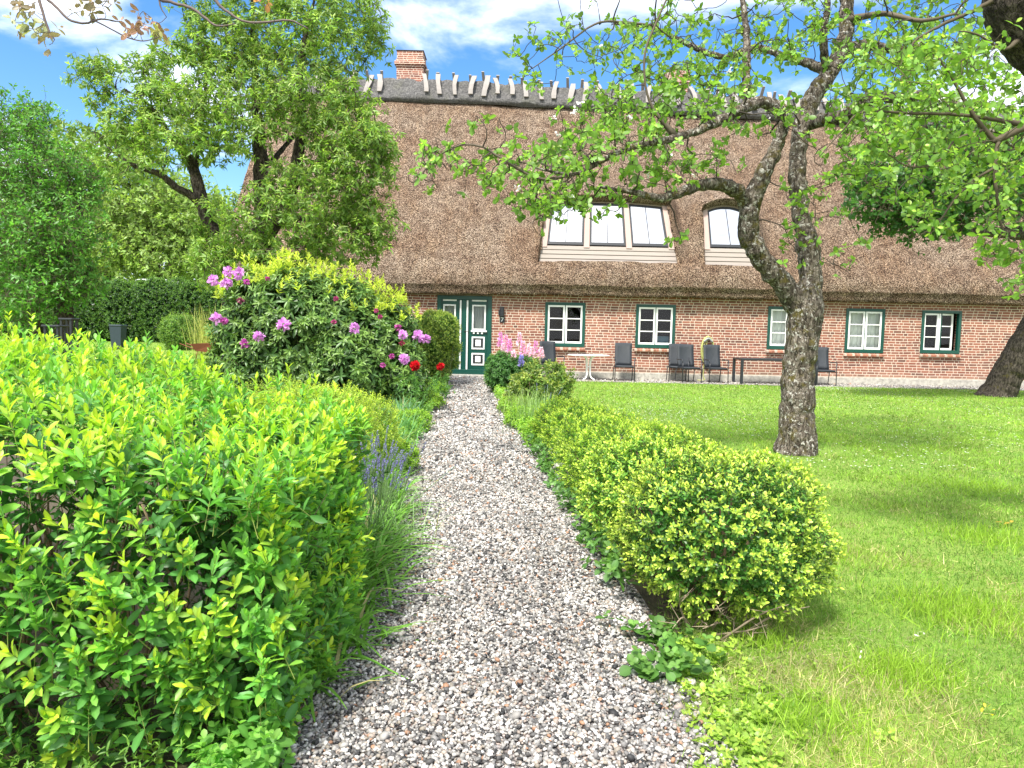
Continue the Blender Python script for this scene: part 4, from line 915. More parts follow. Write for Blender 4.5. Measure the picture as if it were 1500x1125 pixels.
cover('hedge_foot_leaves', 'broad green leaves growing at the foot of the box hedge', lambda y: (path_r(y) - .03, .07), 3.9, 9.0, 190, .065, .62, C_(.08, .19, .045), C_(.18, .33, .07), .20, 54, LEAF12)
# ---- arching grassy clumps
def clump(name, label, cat, c, n, H, W_, col, seed, lean=.6, spread=.12, group=None, flowers=None, stiff=.5):
    rng = np.random.default_rng(seed); root = thing(name, label, cat, (c[0], c[1], 0), group); g = Geo()
    bx = rng.normal(c[0], spread, n); by = rng.normal(c[1], spread, n); a = rng.uniform(0, 6.28, n); l = np.abs(rng.normal(0, lean * .6, n)) + .08
    hh = H * rng.uniform(.55, 1.15, n)
    # each blade as a curved ribbon of five sections
    A = np.stack([np.cos(a) * np.sin(l), np.sin(a) * np.sin(l), np.cos(l)], -1); O = np.stack([np.cos(a), np.sin(a), np.zeros(n)], -1); S = np.stack([-np.sin(a), np.cos(a), np.zeros(n)], -1)
    ts = [0, .3, .55, .8, 1.0]; ws = [.7, 1.0, .9, .6, .05]; V = []
    for t_, w_ in zip(ts, ws):
        q = np.stack([bx, by, np.full(n, .0)], -1) + A * (hh * t_)[:, None] + O * (hh * t_ ** 2 * lean * stiff)[:, None] + np.array([0, 0, -1]) * (hh * t_ ** 2.4 * lean * .42)[:, None]
        q[:, 2] = np.maximum(q[:, 2], .012)
        V += [q + S * (W_ * w_ * .5), q - S * (W_ * w_ * .5)]
    V = np.stack(V, 1).reshape(-1, 3); off = (np.arange(n) * 10)[:, None, None]
    F = np.array([[2*k, 2*k+1, 2*k+3, 2*k+2] for k in range(4)])[None] + off
    C = np.clip(col * (1 + rng.normal(0, .2, (n, 1))), .01, 1); dr = rng.random(n) < .05; C[dr] = [.42, .38, .18]
    g.add(V, F.reshape(-1, 4), np.repeat(C, 10, axis=0)); g.build('foliage', M_GRASS, root)
    if flowers:
        fn, fh, fc, fl = flowers; nm = flowers[4] if len(flowers) > 4 else 'flower_spike'
        for k in range(fn):
            g = Geo(); a = rng.uniform(0, 6.28); r_ = rng.uniform(0, spread * 1.3); b0 = np.array([c[0] + r_ * math.cos(a), c[1] + r_ * math.sin(a), 0]); h = fh * rng.uniform(.75, 1.15)
            e = b0 + np.array([rng.normal(0.05, .24) * h, rng.normal(0, .2) * h, h]); m = (b0 + e) / 2 + rng.normal(0, .02, 3); path = smooth_path([b0, m, e], 4); tube(g, path, .0022, 4, (.16, .26, .10), cap=False)
            nb = 36; t = rng.uniform(1 - fl, 1, nb); Pn = b0 + (e - b0) * t[:, None]; D = rdirs(rng, nb, .6)
            cc = np.array(fc) * (1 + rng.normal(0, .18, (nb, 1))); sz = .010 + .03 * (1 - t) * fl
            scatter(g, LEAF4, Pn, D, rdirs(rng, nb), sz, .008, cc); g.build(nm, M_PETAL, root)
    return root
GR = C_(.17, .37, .05)
GL = 'grassy clumps along the left edge of the path'
k = 0
specs = [(-.86, 2.95, 90, .24), (-.83, 3.35, 130, .27), (-.86, 3.8, 150, .30), (-.88, 4.25, 170, .32), (-.93, 4.7, 170, .32), (-.98, 5.2, 160, .32), (-1.02, 5.75, 150, .33), (-1.12, 6.4, 140, .30)]
lb = ['arching grass clump nearest the camera beside the lime green shrub', 'second arching grass clump from the camera along the path edge', 'dense arching grass clump spilling onto the gravel, third from the camera', 'dense arching grass clump just before the lavender', 'arching grass clump in front of the lavender spikes', 'arching grass clump right beside the lavender', 'arching grass clump behind the lavender', 'last low arching grass clump before the blue green iris leaves']
for (x, y, n, h) in specs:
    clump('grass_clump', lb[k], 'grass clump', (x, y), n + 20, h * 1.15, .017, GR * (1 + .1 * math.sin(k * 2)), 200 + k, 1.0, .085, GL); k += 1
# ---- lavender
clump('lavender', 'lavender with violet blue spikes left of the path, nearer plant', 'lavender', (-1.0, 4.85), 240, .42, .006, C_(.20, .33, .12), 220, .7, .17, 'lavender beside the lime green shrub', (75, .58, (.24, .22, .46), .15))
clump('lavender', 'lavender with violet blue spikes left of the path, further plant', 'lavender', (-1.08, 5.6), 240, .42, .006, C_(.20, .33, .12), 221, .7, .18, 'lavender beside the lime green shrub', (65, .60, (.26, .24, .48), .15))
# ---- low golden shrub behind
shrub('golden_shrub', 'low yellow green shrub with tiny leaves behind the lavender', 'shrub', [((-1.75, 6.3, .50), (.62, .6, .50)), ((-1.5, 7.1, .42), (.45, .5, .42))], 110, 420, .09, 4, .030, .55, C_(.26, .42, .05), C_(.66, .76, .10), LEAF4, inner=.8, upbias=.9, stemc=(.20, .24, .06))
shrub('golden_shrub', 'pale yellow green mound between the golden shrub and the purple flowering bush', 'shrub', [((-2.7, 8.3, .38), (.75, .7, .42))], 111, 330, .09, 3, .036, .5, C_(.26, .40, .06), C_(.50, .60, .10), LEAF4, inner=.7, upbias=.9)
# ---- iris-like leaves
for k, (x, y, n, h, c) in enumerate([(-1.42, 8.4, 170, .46, C_(.12, .28, .08)), (-1.52, 9.6, 170, .48, C_(.11, .26, .08)), (-1.62, 11.0, 160, .50, C_(.12, .25, .12)), (-2.0, 10.2, 150, .55, C_(.12, .27, .09)), (-1.85, 12.4, 130, .48, C_(.15, .30, .12))]):
    clump('iris_clump', ['blue green sword leaves left of the path, nearest clump', 'blue green sword leaves left of the path, second clump', 'greyish sword leaves left of the path, third clump', 'tall sword leaves set back from the path edge below the purple flowering bush', 'sword leaves left of the path below the red flowers'][k], 'iris leaves', (x, y), n, h, .013, c, 230 + k, .55, .13, 'sword leaved clumps in the left border')
# ---- lady's mantle mounds on both sides
LM = 'low lime green mounds along the path'
for k, (x, y, r_, lab) in enumerate([(-1.22, 7.4, .3, 'soft lime mound at the left path edge before the sword leaves'), (-1.40, 10.4, .3, 'soft lime mound at the left path edge beside the sword leaves'), (-1.62, 13.2, .42, 'lime mound at the left path edge near the red flowers'), (-1.85, 16.2, .42, 'lime mound left of the path just before the door bush'),
                                     (.42, 9.6, .28, 'lime mound right of the path beside the far end of the box hedge'), (.22, 11.0, .34, 'lime mound right of the path, middle of the right border'), (.10, 12.8, .34, 'lime mound right of the path below the reddish shrub')]):
    shrub('low_mound_plant', lab, 'plant', [((x, y, .12), (r_, r_ * 1.2, .20))], 300 + k, 420, .06, 2, .032, .8, C_(.22, .42, .05), C_(.46, .60, .08), LEAF4, whorl=3, inner=.3, upbias=1.2, group=LM, nst=3)
# ---- rhododendron
rhod, rr = shrub('rhododendron', 'large dark leaved bush with yellow green tips and purple flower heads', 'rhododendron',
    [((-4.45, 13.3, 1.1), (.85, 1.0, 1.25)), ((-3.75, 13.0, 1.15), (.85, 1.0, 1.28)), ((-3.0, 13.2, 1.1), (.85, 1.0, 1.15)), ((-2.4, 13.4, .95), (.72, .9, .98)), ((-2.0, 13.0, .55), (.5, .6, .6)), ((-4.0, 12.6, .6), (.9, .6, .7)), ((-2.9, 12.5, .55), (.8, .6, .65))], 120, 40, .24, 3, .175, .30,
    C_(.065, .145, .035), C_(.19, .31, .06), LEAF8, M_LEAFG, whorl=5, a0=1.5, a1=.9, upbias=.35, inner=.7, droop=.25, core=.5, nst=14, spiral=.8)
g = Geo(); n = 620; bl = [((-4.45, 13.3, 1.1), (.85, 1.0, 1.3)), ((-3.75, 13.0, 1.15), (.85, 1.0, 1.34)), ((-3.0, 13.2, 1.1), (.85, 1.0, 1.2)), ((-2.4, 13.4, .95), (.72, .9, 1.0))]
for bc, br in bl:
    pt, nn = shell_points(rr, 200, bc, br, bottom=bc[2] + .05); k = nn[:, 2] + rr.normal(0, .15, len(nn)) > .38; pt = pt[k]
    shoots(g, rr, pt, rdirs(rr, len(pt), 2.8), rr.uniform(.12, .26, len(pt)), 4, .105, .30, C_(.40, .50, .07), C_(.62, .66, .12), LEAF8, whorl=3, a0=1.0, a1=.25, t0=.3)
g.build('young_shoots', M_LEAF, rhod)
def truss(parent, p, r, col, rng, name='flower_head', n=46, T=LEAF8):
    g = Geo(); d = rdirs(rng, n, .25); Pn = p + d * r * .35; cc = np.array(col) * (1 + rng.normal(0, .16, (n, 1))); cc[rng.random(n) < .15] *= .6
    scatter(g, T, Pn, d + rng.normal(0, .25, (n, 3)), rdirs(rng, n), r * rng.uniform(.6, .95, n), r * .62, cc); return g.build(name, M_PETAL, parent)
PK = (.70, .34, .70)
for (px, py, Y, r_, c) in [(313, 411, 12.3, .12, PK), (334, 398, 12.4, .11, PK), (349, 401, 12.3, .13, PK), (331, 416, 12.2, .12, PK), (361, 413, 12.3, .07, (.5, .10, .40)), (317, 467, 12.1, .13, PK), (328, 470, 12.1, .08, (.48, .10, .38)), (416, 476, 11.9, .14, PK), (379, 493, 11.95, .12, PK), (358, 504, 12.0, .10, (.50, .12, .42)),
                         (519, 481, 11.8, .11, PK), (590, 491, 12.2, .10, PK), (612, 493, 12.4, .13, PK), (624, 497, 12.5, .10, PK), (592, 526, 12.1, .11, PK), (583, 480, 12.3, .07, (.45, .10, .32)), (574, 522, 12.2, .06, (.5, .1, .36)), (561, 535, 12.1, .055, (.45, .10, .32)), (392, 408, 12.2, .05, (.4, .06, .22)), (492, 438, 11.9, .055, (.42, .07, .20)), (489, 472, 11.8, .055, (.42, .07, .20)), (551, 455, 12.3, .05, (.40, .06, .2)), (557, 464, 12.2, .05, (.40, .06, .2)), (352, 441, 12.2, .07, (.26, .07, .13)), (589, 503, 12.2, .06, (.35, .05, .1))]:
    truss(rhod, P(px, py, Y), r_ * .8, c, rr)
# ---- bush by the door
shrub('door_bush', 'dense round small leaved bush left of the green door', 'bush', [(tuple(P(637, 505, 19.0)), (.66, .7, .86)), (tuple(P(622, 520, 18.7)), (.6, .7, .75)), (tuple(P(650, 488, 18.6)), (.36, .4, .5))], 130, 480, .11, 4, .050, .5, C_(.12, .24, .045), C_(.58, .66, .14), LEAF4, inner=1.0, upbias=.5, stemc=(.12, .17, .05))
# ---- red peonies and pink flowers, left
def peony(px, py, Y, label):
    p = P(px, py, Y); root = thing('peony', label, 'peony', (p[0], p[1], 0), 'red peonies left of the path'); rng = np.random.default_rng(int(px)); g = Geo()
    tube(g, smooth_path([[p[0] + .05, p[1] + .05, 0], [p[0] + .02, p[1], p[2] * .5], p], 5), .006, 5, (.14, .25, .07)); g.build('stem', M_STEM, root)
    g = Geo(); n = 60; q = rng.uniform(.1, .75, n); B = np.array([p[0], p[1], 0]) + rng.normal(0, .12, (n, 3)) * [1, 1, 0]; B[:, 2] = q * p[2]
    shoots(g, rng, B, rdirs(rng, n, .5), .12, 2, .09, .32, C_(.08, .20, .05), C_(.2, .36, .06), LEAF8, whorl=3); g.build('foliage', M_LEAF, root)
    truss(root, p, .078, (.55, .012, .02), rng, 'flower_head', 90, LEAF8)
peony(608, 536, 11.6, 'red peony left of the path with its bloom further from the door'); peony(645, 537, 15.0, 'red peony bloom right in front of the door bush')
cover('pale_flowers', 'pale pink and cream small flowers in the left border', lambda y: (path_l(y) - .6, .3), 13.5, 16.5, 260, .05, .7, C_(.55, .42, .30), C_(.75, .55, .50), .55, 55, cat='flowers')
# ---- lupins, right of the path
def lupin(px, py, Y, label, col, h):
    p = P(px, py, Y); root = thing('lupin', label, 'lupin', (p[0], p[1], 0), 'lupins right of the door'); rng = np.random.default_rng(int(px * 3 + py))
    g = Geo(); tube(g, [[p[0], p[1], 0], [p[0], p[1], p[2]]], [.007, .004], 5, (.2, .3, .1)); g.build('stem', M_STEM, root)
    g = Geo(); n = 130; t = rng.uniform(0, 1, n); r_ = .060 * (1 - t * .8) + .010; a = rng.uniform(0, 6.28, n)
    Pn = np.stack([p[0] + r_ * .3 * np.cos(a), p[1] + r_ * .3 * np.sin(a), p[2] - h + h * t], -1); D = np.stack([np.cos(a), np.sin(a), np.full(n, .35)], -1)
    cc = np.array(col) * (1 + rng.normal(0, .15, (n, 1))); scatter(g, LEAF4, Pn, D, rdirs(rng, n), r_ + .02, .034, np.clip(cc, 0, 1)); g.build('flower_spike', M_PETAL, root)
LP = (.80, .38, .62)
cs = {'p': (.84, .46, .64), 'l': (.88, .62, .72), 'v': (.36, .32, .66), 'm': (.82, .42, .70)}
for (px, py, Y, c, lab) in [(733, 487, 17.5, 'm', 'leftmost pink lupin, against the bricks beside the door'), (741, 490, 17.8, 'p', 'deep pink lupin, second from the door'), (737, 503, 17.0, 'l', 'short pale pink lupin low beside the door'), (752, 513, 16.6, 'l', 'front pale pink lupin in the middle of the lupin group'), (761, 487, 17.4, 'l', 'tallest pale pink lupin in the middle of the group'), (766, 499, 17.0, 'p', 'pink lupin just right of the tallest one'), (764, 520, 16.4, 'v', 'small violet blue lupin among the pink ones'), (775, 503, 17.2, 'l', 'pale pink lupin left of the black chair'), (785, 500, 17.4, 'm', 'mauve pink lupin nearest the black chair'), (780, 509, 17.0, 'l', 'short pale lupin low in front of the black chair'), (747, 497, 17.6, 'm', 'mauve pink lupin behind the front pale one'), (793, 509, 17.2, 'l', 'rightmost pale lupin at the chair')]:
    lupin(px, py, Y, lab, cs[c], .34 if py < 505 else .26)
shrub('lupin_leaves', 'dark green palmate leaf mound below the pink lupins', 'plant', [((-.22, 16.8, .45), (.42, .55, .50)), ((.18, 16.9, .42), (.5, .55, .46))], 140, 170, .10, 2, .075, .25, C_(.055, .16, .035), C_(.12, .28, .05), LEAF8, whorl=6, a0=1.45, a1=1.2, inner=1.0, upbias=.9)
shrub('reddish_shrub', 'broad leaved shrub with drooping yellow green leaves right of the lupins', 'shrub', [(tuple(P(800, 560, 13.6)), (.52, .5, .38)), (tuple(P(770, 575, 13.2)), (.35, .4, .35))], 141, 75, .16, 3, .10, .36, C_(.12, .22, .04), C_(.40, .44, .10), LEAF8, whorl=3, inner=.8, upbias=.5, droop=.35)
for k, (x, y, h, c) in enumerate([(.30, 10.6, .62, C_(.24, .38, .12)), (.45, 11.6, .66, C_(.26, .40, .14)), (.15, 12.2, .55, C_(.32, .42, .13))]):
    clump('tall_grass', ['tall wispy grass right of the path beside the box hedge end', 'tall wispy grey green grass behind the box hedge end', 'straw tinged tall grass right of the path'][k], 'grass', (x, y), 150, h, .007, c, 250 + k, .28, .14, 'wispy grasses in the right border', (5, h, (.2, .18, .4), .15) if k == 0 else None)
# ---- box hedge, right
BH = 'box hedge balls along the right side of the path'
bxs = [((1.13, 3.88, .44), (.55, .56, .42), 'round box bush nearest the camera, end of the low hedge'), ((1.02, 4.95, .41), (.54, .58, .39), 'second box bush from the camera, pale green top'), ((.97, 5.85, .39), (.53, .62, .38), 'third box bush from the camera, in the middle of the low hedge'), ((.92, 6.95, .36), (.50, .62, .34), 'fourth box bush from the camera, merged in the low hedge'), ((.82, 8.1, .34), (.46, .62, .32), 'fifth box bush from the camera, before the furthest one'), ((.66, 9.2, .32), (.38, .45, .30), 'furthest box bush at the far end of the low hedge')]
for k, (bc, br, lab) in enumerate(bxs):
    near = k < 2
    dens = [640, 540, 450, 400, 360, 360][k]; ll = [.029, .030, .031, .031, .033, .033][k]
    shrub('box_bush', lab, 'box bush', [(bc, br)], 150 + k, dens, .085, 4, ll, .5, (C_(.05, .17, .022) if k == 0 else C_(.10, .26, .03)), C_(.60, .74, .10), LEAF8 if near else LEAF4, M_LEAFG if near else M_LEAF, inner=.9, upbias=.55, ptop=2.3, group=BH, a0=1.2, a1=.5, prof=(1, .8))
# ---- fallen yellow leaf and twigs on the lawn
def litter(px, py, label, col, s):
    p = G(px, py); rng = np.random.default_rng(px); g = Geo(); n = 5; scatter(g, LEAF8, np.tile(p, (n, 1)) + rng.normal(0, .02, (n, 3)) * [1, 1, 0] + [0, 0, .035], rdirs(rng, n), np.tile([0, 0, 1.], (n, 1)) + rng.normal(0, .3, (n, 3)), s, s * .6, np.array(col) * (1 + rng.normal(0, .2, (n, 1))))
    tag(g.build('fallen_leaves', M_LEAF), label, 'leaves')
litter(1478, 772, 'little heap of yellow brown fallen leaves at the right edge of the lawn', (.50, .33, .05), .05)
litter(1348, 940, 'pale shrivelled petals lying in the near grass', (.7, .68, .62), .022); litter(1258, 972, 'single whitish petal cluster in the grass near the box bush', (.75, .74, .70), .016); litter(1448, 1052, 'small yellow leaf in the grass at the bottom right', (.6, .5, .05), .02)

# ---- dry twigs poking out under the nearest box bush
g = Geo(); rg = np.random.default_rng(9)
for _ in range(13):
    b0 = np.array([rg.normal(1.02, .10), rg.normal(3.62, .08), 0.0]); a = rg.uniform(-2.6, -.5); L_ = rg.uniform(.12, .34); e = b0 + np.array([math.cos(a) * L_, math.sin(a) * L_ * .9, rg.uniform(.06, .26)])
    m = (b0 + e) / 2 + rg.normal(0, .02, 3) + [0, 0, .03]; tube(g, smooth_path([b0, m, e], 4), np.linspace(.007, .002, 9), 5, C_(.34, .27, .19) * rg.uniform(.6, 1.2))
    for q in range(3): tube(g, [m + (e - m) * .3 * q, m + (e - m) * .3 * q + rg.normal(0, .05, 3)], [.0025, .001], 4, C_(.34, .27, .19) * rg.uniform(.6, 1.2), cap=False)
tag(g.build('dry_twigs', M_STEM), 'pale dry twigs on the soil under the nearest box bush', 'twigs', kind='stuff')
g = Geo(); n = 1500; y = rg.uniform(2.9, 3.7, n); x = rg.normal(1.25, .38, n); Pn = np.stack([x, y, np.full(n, .012)], -1); a = rg.uniform(0, 6.28, n)
scatter(g, BLADE1, Pn, np.stack([np.cos(a), np.sin(a), rg.uniform(0, .35, n)], -1), np.tile([0, 0, 1.], (n, 1)) , rg.uniform(.03, .09, n), .003, C_(.42, .37, .22) * rg.uniform(.5, 1.3, (n, 1)))
tag(g.build('dead_grass', M_GRASS), 'straw coloured dead grass around the foot of the nearest box bush', 'dead grass', kind='stuff')
# ================================================================== trees
def bark_mat(name, a, bb, moss=(.10, .085, .02), lich=(.50, .48, .42), ml=.5, ll=.5, sc=1.0):
    m, t, b, o = mat(name); v = objco(t); n = nse(t, objco(t, (26 * sc, 26 * sc, 9 * sc)), 1.0, 8, .72, .6); n1 = nse(t, v, 6 * sc, 6, .7); n2 = nse(t, v, 17 * sc, 6, .72, .5)
    vo = t.nodes.new('ShaderNodeTexVoronoi'); vo.feature = 'DISTANCE_TO_EDGE'; vo.inputs['Scale'].default_value = 1.0; t.links.new(objco(t, (30 * sc, 30 * sc, 12 * sc)), vo.inputs['Vector'])
    c = ramp(t, n, [(.34, np.array(a) * .25), (.47, a), (.62, bb)])
    c = mixc(t, ramp(t, n1, [(.62 - .2 * ml, (0, 0, 0)), (.72 - .2 * ml, (.9, .9, .9))]), c, moss)
    c = mixc(t, ramp(t, n2, [(.70 - .18 * ll, (0, 0, 0)), (.74 - .18 * ll, (.9, .9, .9))]), c, lich)
    t.links.new(c, b.inputs['Base Color']); b.inputs['Roughness'].default_value = .92; b.inputs['Specular IOR Level'].default_value = .2
    h = mth(t, 'ADD', n, mth(t, 'MULTIPLY', mth(t, 'MINIMUM', vo.outputs['Distance'], .12), 3.0)); bump(t, b, h, .035, .9); return m
M_APPLE = bark_mat('apple_bark', (.07, .056, .042), (.25, .215, .175), (.11, .09, .022), (.50, .48, .43), .45, .75)
M_BARK = bark_mat('dark_bark', (.045, .037, .028), (.15, .125, .10), ml=.2, ll=.1)
M_TWIG = colmat('twig', .85, .2, 40, .3)
def limb(path, m=6, j=0., seed=0):
    """path: rows of (px,py,Y,radius) -> smooth world path + radii"""
    q = np.array([[*P(a, b_, Y), r] for a, b_, Y, r in path]); q = smooth_path(q, m)
    if j:
        rg = np.random.default_rng(seed); w = rg.normal(0, j, (len(q), 3)); w[0] = 0; q[:, :3] += w * q[:, 3:4]
    return q
def trunk_mesh(root, limbs, mat_, voxel=.022, disp=.02, name='trunk'):
    g = Geo()
    for q in limbs:
        tube(g, q[:, :3], q[:, 3], 14)
    o = g.build(name, mat_, root, col=False)
    r = o.modifiers.new('r', 'REMESH'); r.mode = 'VOXEL'; r.voxel_size = voxel; r.use_smooth_shade = True
    tx = bpy.data.textures.new('knobs', 'CLOUDS'); tx.noise_scale = .11; tx.noise_depth = 3
    d = o.modifiers.new('d', 'DISPLACE'); d.texture = tx; d.texture_coords = 'LOCAL'; d.strength = disp * 1.8; d.mid_level = .5
    return o
def space_fill(limbs, clusters, rng, g, col, r_tip=.0035, r0=.45, maxr=.03, minr=None, wob=.06, seg=5, sag=.04, sides=5, att=.85):
    """joins every cluster centre to the nearest branch already there; clusters nearest to wood first"""
    N = np.concatenate([q[:, :3] for q in limbs]); RR = np.concatenate([q[:, 3] for q in limbs]); W_ = np.zeros(len(N)); N = list(N); RR = list(RR); W_ = list(W_)
    Na = np.array(N); d0 = np.array([np.min(np.linalg.norm(Na - c, axis=1)) for c in clusters]); order = np.argsort(d0)
    cap = len(N) + len(clusters) * (seg + 1); NA = np.zeros((cap, 3)); RA = np.zeros(cap); GA = np.zeros(cap); k = len(N); NA[:k] = N; RA[:k] = RR
    ends = np.zeros((len(clusters), 3)); 
    for ci in order:
        c = clusters[ci]; d = np.linalg.norm(NA[:k] - c, axis=1) + GA[:k] * .25; j = int(np.argmin(d)); q0 = NA[j]; L = np.linalg.norm(c - q0)
        r = min(RA[j] * .7, maxr * (.25 + .75 * min(L / 1.2, 1))); r = max(r, r_tip * 1.15)
        t = np.linspace(0, 1, seg + 1)[:, None]; side = rng.normal(0, wob, 3) * L; up_ = np.array([0, 0, -sag * L])
        pts = q0 + (c - q0) * t + (side + up_) * (np.sin(t * math.pi)) + rng.normal(0, wob * .22 * L, (seg + 1, 3)) * np.sin(t * math.pi)
        rad = np.linspace(r, r_tip, seg + 1); tube(g, pts, rad, sides, col, cap=False)
        NA[k:k + seg] = pts[1:]; RA[k:k + seg] = rad[1:]; GA[k:k + seg] = GA[j] + L; k += seg; ends[ci] = nz(pts[-1] - pts[-2])
    return ends
def blob_clusters(rng, blobs, n, shell=.35):
    """blobs: (px,py,Y, rpx, rpy, rY, weight)"""
    w = np.array([b[6] for b in blobs], float); ks = rng.choice(len(blobs), n, p=w / w.sum()); out = []
    for k in ks:
        px, py, Y, rx_, ry_, rY, _ = blobs[k]; d = nz(rng.normal(0, 1, 3)); r_ = rng.uniform(shell, 1) ** .5
        out.append(P(px + d[0] * rx_ * r_, py + d[1] * ry_ * r_, Y + d[2] * rY * r_))
    return np.array(out)
def leaf_clusters(g, sg, rng, cl, ends, per, spread, LL, WR, c0, c1, T, npairs=2, whorl=3, SLn=.12, droop=.2, up=.2, a0=1.2, a1=.6, stemc=(.10, .08, .05), sr=.0022, spiral=1.1, follow=.5):
    n = len(cl) * per; B = np.repeat(cl, per, 0) + rng.normal(0, spread * .35, (n, 3)); D = rdirs(rng, n, up) + np.repeat(ends, per, 0) * follow; D = nz(D)
    E = B + D * SLn
    sticks(sg, np.repeat(cl, per, 0) * .85 + B * .15, B, sr, sr * .8, stemc)
    # lighter outside / upper shoots differ in age: random per cluster
    f = np.repeat(rng.uniform(0, 1, len(cl)), per)[:, None]; 
    half = rng.random(n) < .5
    for m, k in ((half, 1.0), (~half, .82)):
        shoots(g, rng, B[m], D[m], SLn * rng.uniform(.7, 1.3, m.sum()), npairs, LL, WR, np.array(c0) * k, np.array(c1) * k, T, whorl=whorl, a0=a0, a1=a1, droop=droop, sg=sg, stem=stemc, sr=sr, spiral=spiral)
# ---------------------------------------------------------------- the apple tree on the lawn
root = thing('apple_tree', 'old apple tree with a mossy forked trunk standing on the lawn', 'apple tree', tuple(G(1166, 668)))
L1 = limb([(1166, 690, 9.2, .31), (1166, 664, 9.2, .285), (1167, 640, 9.2, .25), (1168, 590, 9.2, .225), (1171, 530, 9.2, .212), (1177, 480, 9.2, .222), (1180, 450, 9.2, .225), (1172, 425, 9.2, .20)], 6, .06, 1)
L2 = limb([(1170, 450, 9.2, .16), (1148, 418, 9.15, .145), (1116, 380, 9.05, .135), (1097, 340, 9.0, .135), (1101, 300, 8.95, .128), (1115, 262, 8.9, .112), (1132, 225, 8.9, .092), (1146, 190, 8.9, .08), (1152, 165, 8.95, .07), (1130, 148, 9.0, .06)], 6, .08, 2)
L3 = limb([(1183, 455, 9.25, .165), (1187, 415, 9.3, .15), (1184, 360, 9.35, .15), (1176, 325, 9.4, .115), (1168, 270, 9.5, .12), (1170, 220, 9.6, .115), (1176, 180, 9.7, .125), (1192, 140, 9.8, .125), (1214, 108, 9.9, .12), (1232, 74, 10, .11), (1240, 30, 10.1, .10), (1238, -20, 10.2, .085), (1232, -80, 10.3, .05)], 6, .07, 3)
L4 = limb([(1096, 315, 9.0, .10), (1086, 285, 8.9, .095), (1062, 272, 8.7, .085), (1030, 270, 8.5, .07), (1000, 281, 8.3, .062), (965, 290, 8.1, .05), (925, 281, 7.9, .035), (880, 274, 7.8, .02)], 6, .09, 4)
L5 = limb([(1150, 170, 8.95, .075), (1118, 149, 8.8, .07), (1080, 163, 8.5, .06), (1040, 184, 8.3, .052), (990, 202, 8.1, .043), (930, 214, 7.9, .036), (880, 236, 7.8, .03), (845, 254, 7.7, .024), (800, 250, 7.6, .017), (760, 236, 7.5, .012)], 6, .07, 5)
L6 = limb([(1176, 180, 9.7, .10), (1208, 176, 9.4, .085), (1240, 168, 9.1, .075), (1275, 147, 8.9, .075), (1318, 142, 8.7, .07), (1365, 140, 8.6, .06), (1405, 153, 8.5, .05), (1450, 190, 8.4, .035), (1490, 220, 8.3, .02)], 6, .1, 6)
L7 = limb([(1228, 84, 9.95, .09), (1262, 66, 10.1, .075), (1305, 72, 10.3, .06), (1360, 76, 10.6, .05), (1420, 80, 10.9, .035), (1480, 60, 11.2, .02)], 6, .08, 7)
L8 = limb([(1216, 104, 9.9, .08), (1180, 92, 10.2, .06), (1150, 82, 10.4, .055), (1105, 70, 10.6, .05), (1060, 84, 10.7, .042), (1015, 68, 10.8, .04), (960, 42, 10.9, .028), (900, 35, 11, .018)], 6, .08, 8)
L9 = limb([(1094, 160, 8.8, .045), (1093, 110, 9.0, .05), (1094, 60, 9.1, .045), (1088, 0, 9.2, .035), (1080, -60, 9.3, .02)], 6, .08, 9)
L10 = limb([(985, -20, 8.0, .009), (960, 36, 8.0, .011), (944, 85, 8.0, .012), (952, 150, 8.05, .015), (990, 200, 8.1, .04)], 5, .06, 10)
L11 = limb([(1214, 118, 9.9, .06), (1206, 60, 9.7, .05), (1212, 10, 9.6, .04), (1205, -50, 9.5, .02)], 5, .06, 11)
L12 = limb([(845, 254, 7.7, .02), (790, 262, 7.6, .014), (735, 232, 7.5, .012), (700, 213, 7.5, .011), (668, 215, 7.5, .010), (640, 232, 7.5, .008), (605, 268, 7.5, .005)], 5, .3, 12)
L13 = limb([(960, 38, 10.9, .022), (905, 32, 10.5, .018), (870, 36, 10.2, .014), (820, 72, 10.0, .010), (780, 100, 9.9, .006)], 5, .1, 13)
L14 = limb([(1240, 30, 10.1, .05), (1290, 20, 9.6, .035), (1350, 30, 9.2, .025), (1400, 20, 9, .015)], 5, .08, 14)
kb = limb([(1190, 458, 9.0, .05), (1199, 458, 8.93, .055), (1206, 457, 8.88, .048)], 3)
for q in (L1, L2, L3, L4, L6): q[:, 3] *= .92
tr = trunk_mesh(root, [L1, L2, L3, L4, L5, L6, L7, L8, L9, L11], M_APPLE, .02, .018)
# root flare
g = Geo(); rg = np.random.default_rng(4); b0 = G(1166, 668)
# sawn knot with a pale ring
g = Geo(); kc = P(1194, 459, 9.02); ax = nz(np.array([.35, -1, .15])); u_ = nz(np.cross(ax, [0, 0, 1.])); v_ = np.cross(u_, ax)
an = np.linspace(0, 6.283, 25); V = []
for r_, d_ in ((.085, -.08), (.075, -.01), (.062, .008), (.045, .010), (.03, .0), (.012, -.03)):
    for a in an[:-1]: V.append(kc + (u_ * math.cos(a) + v_ * math.sin(a) * 1.15) * r_ * (1 + .06 * math.sin(3 * a + 1)) + ax * d_)
F = [[r_ * 24 + c, r_ * 24 + (c + 1) % 24, (r_ + 1) * 24 + (c + 1) % 24, (r_ + 1) * 24 + c] for r_ in range(5) for c in range(24)]
cc = np.repeat([[.30, .27, .22], [.30, .28, .25], [.36, .34, .31], [.25, .23, .20], [.10, .08, .06], [.02, .015, .01]], 24, axis=0)
g.add(np.array(V), np.array(F), cc); g.build('sawn_knot', colmat('knot_wood', .85, .2, 50, .2, .004), root)
rng = np.random.default_rng(77); tg = Geo(); lg = Geo()
for q in (L10, L12, L13, L14): tube(tg, q[:, :3], q[:, 3], 7, (.11, .09, .065))
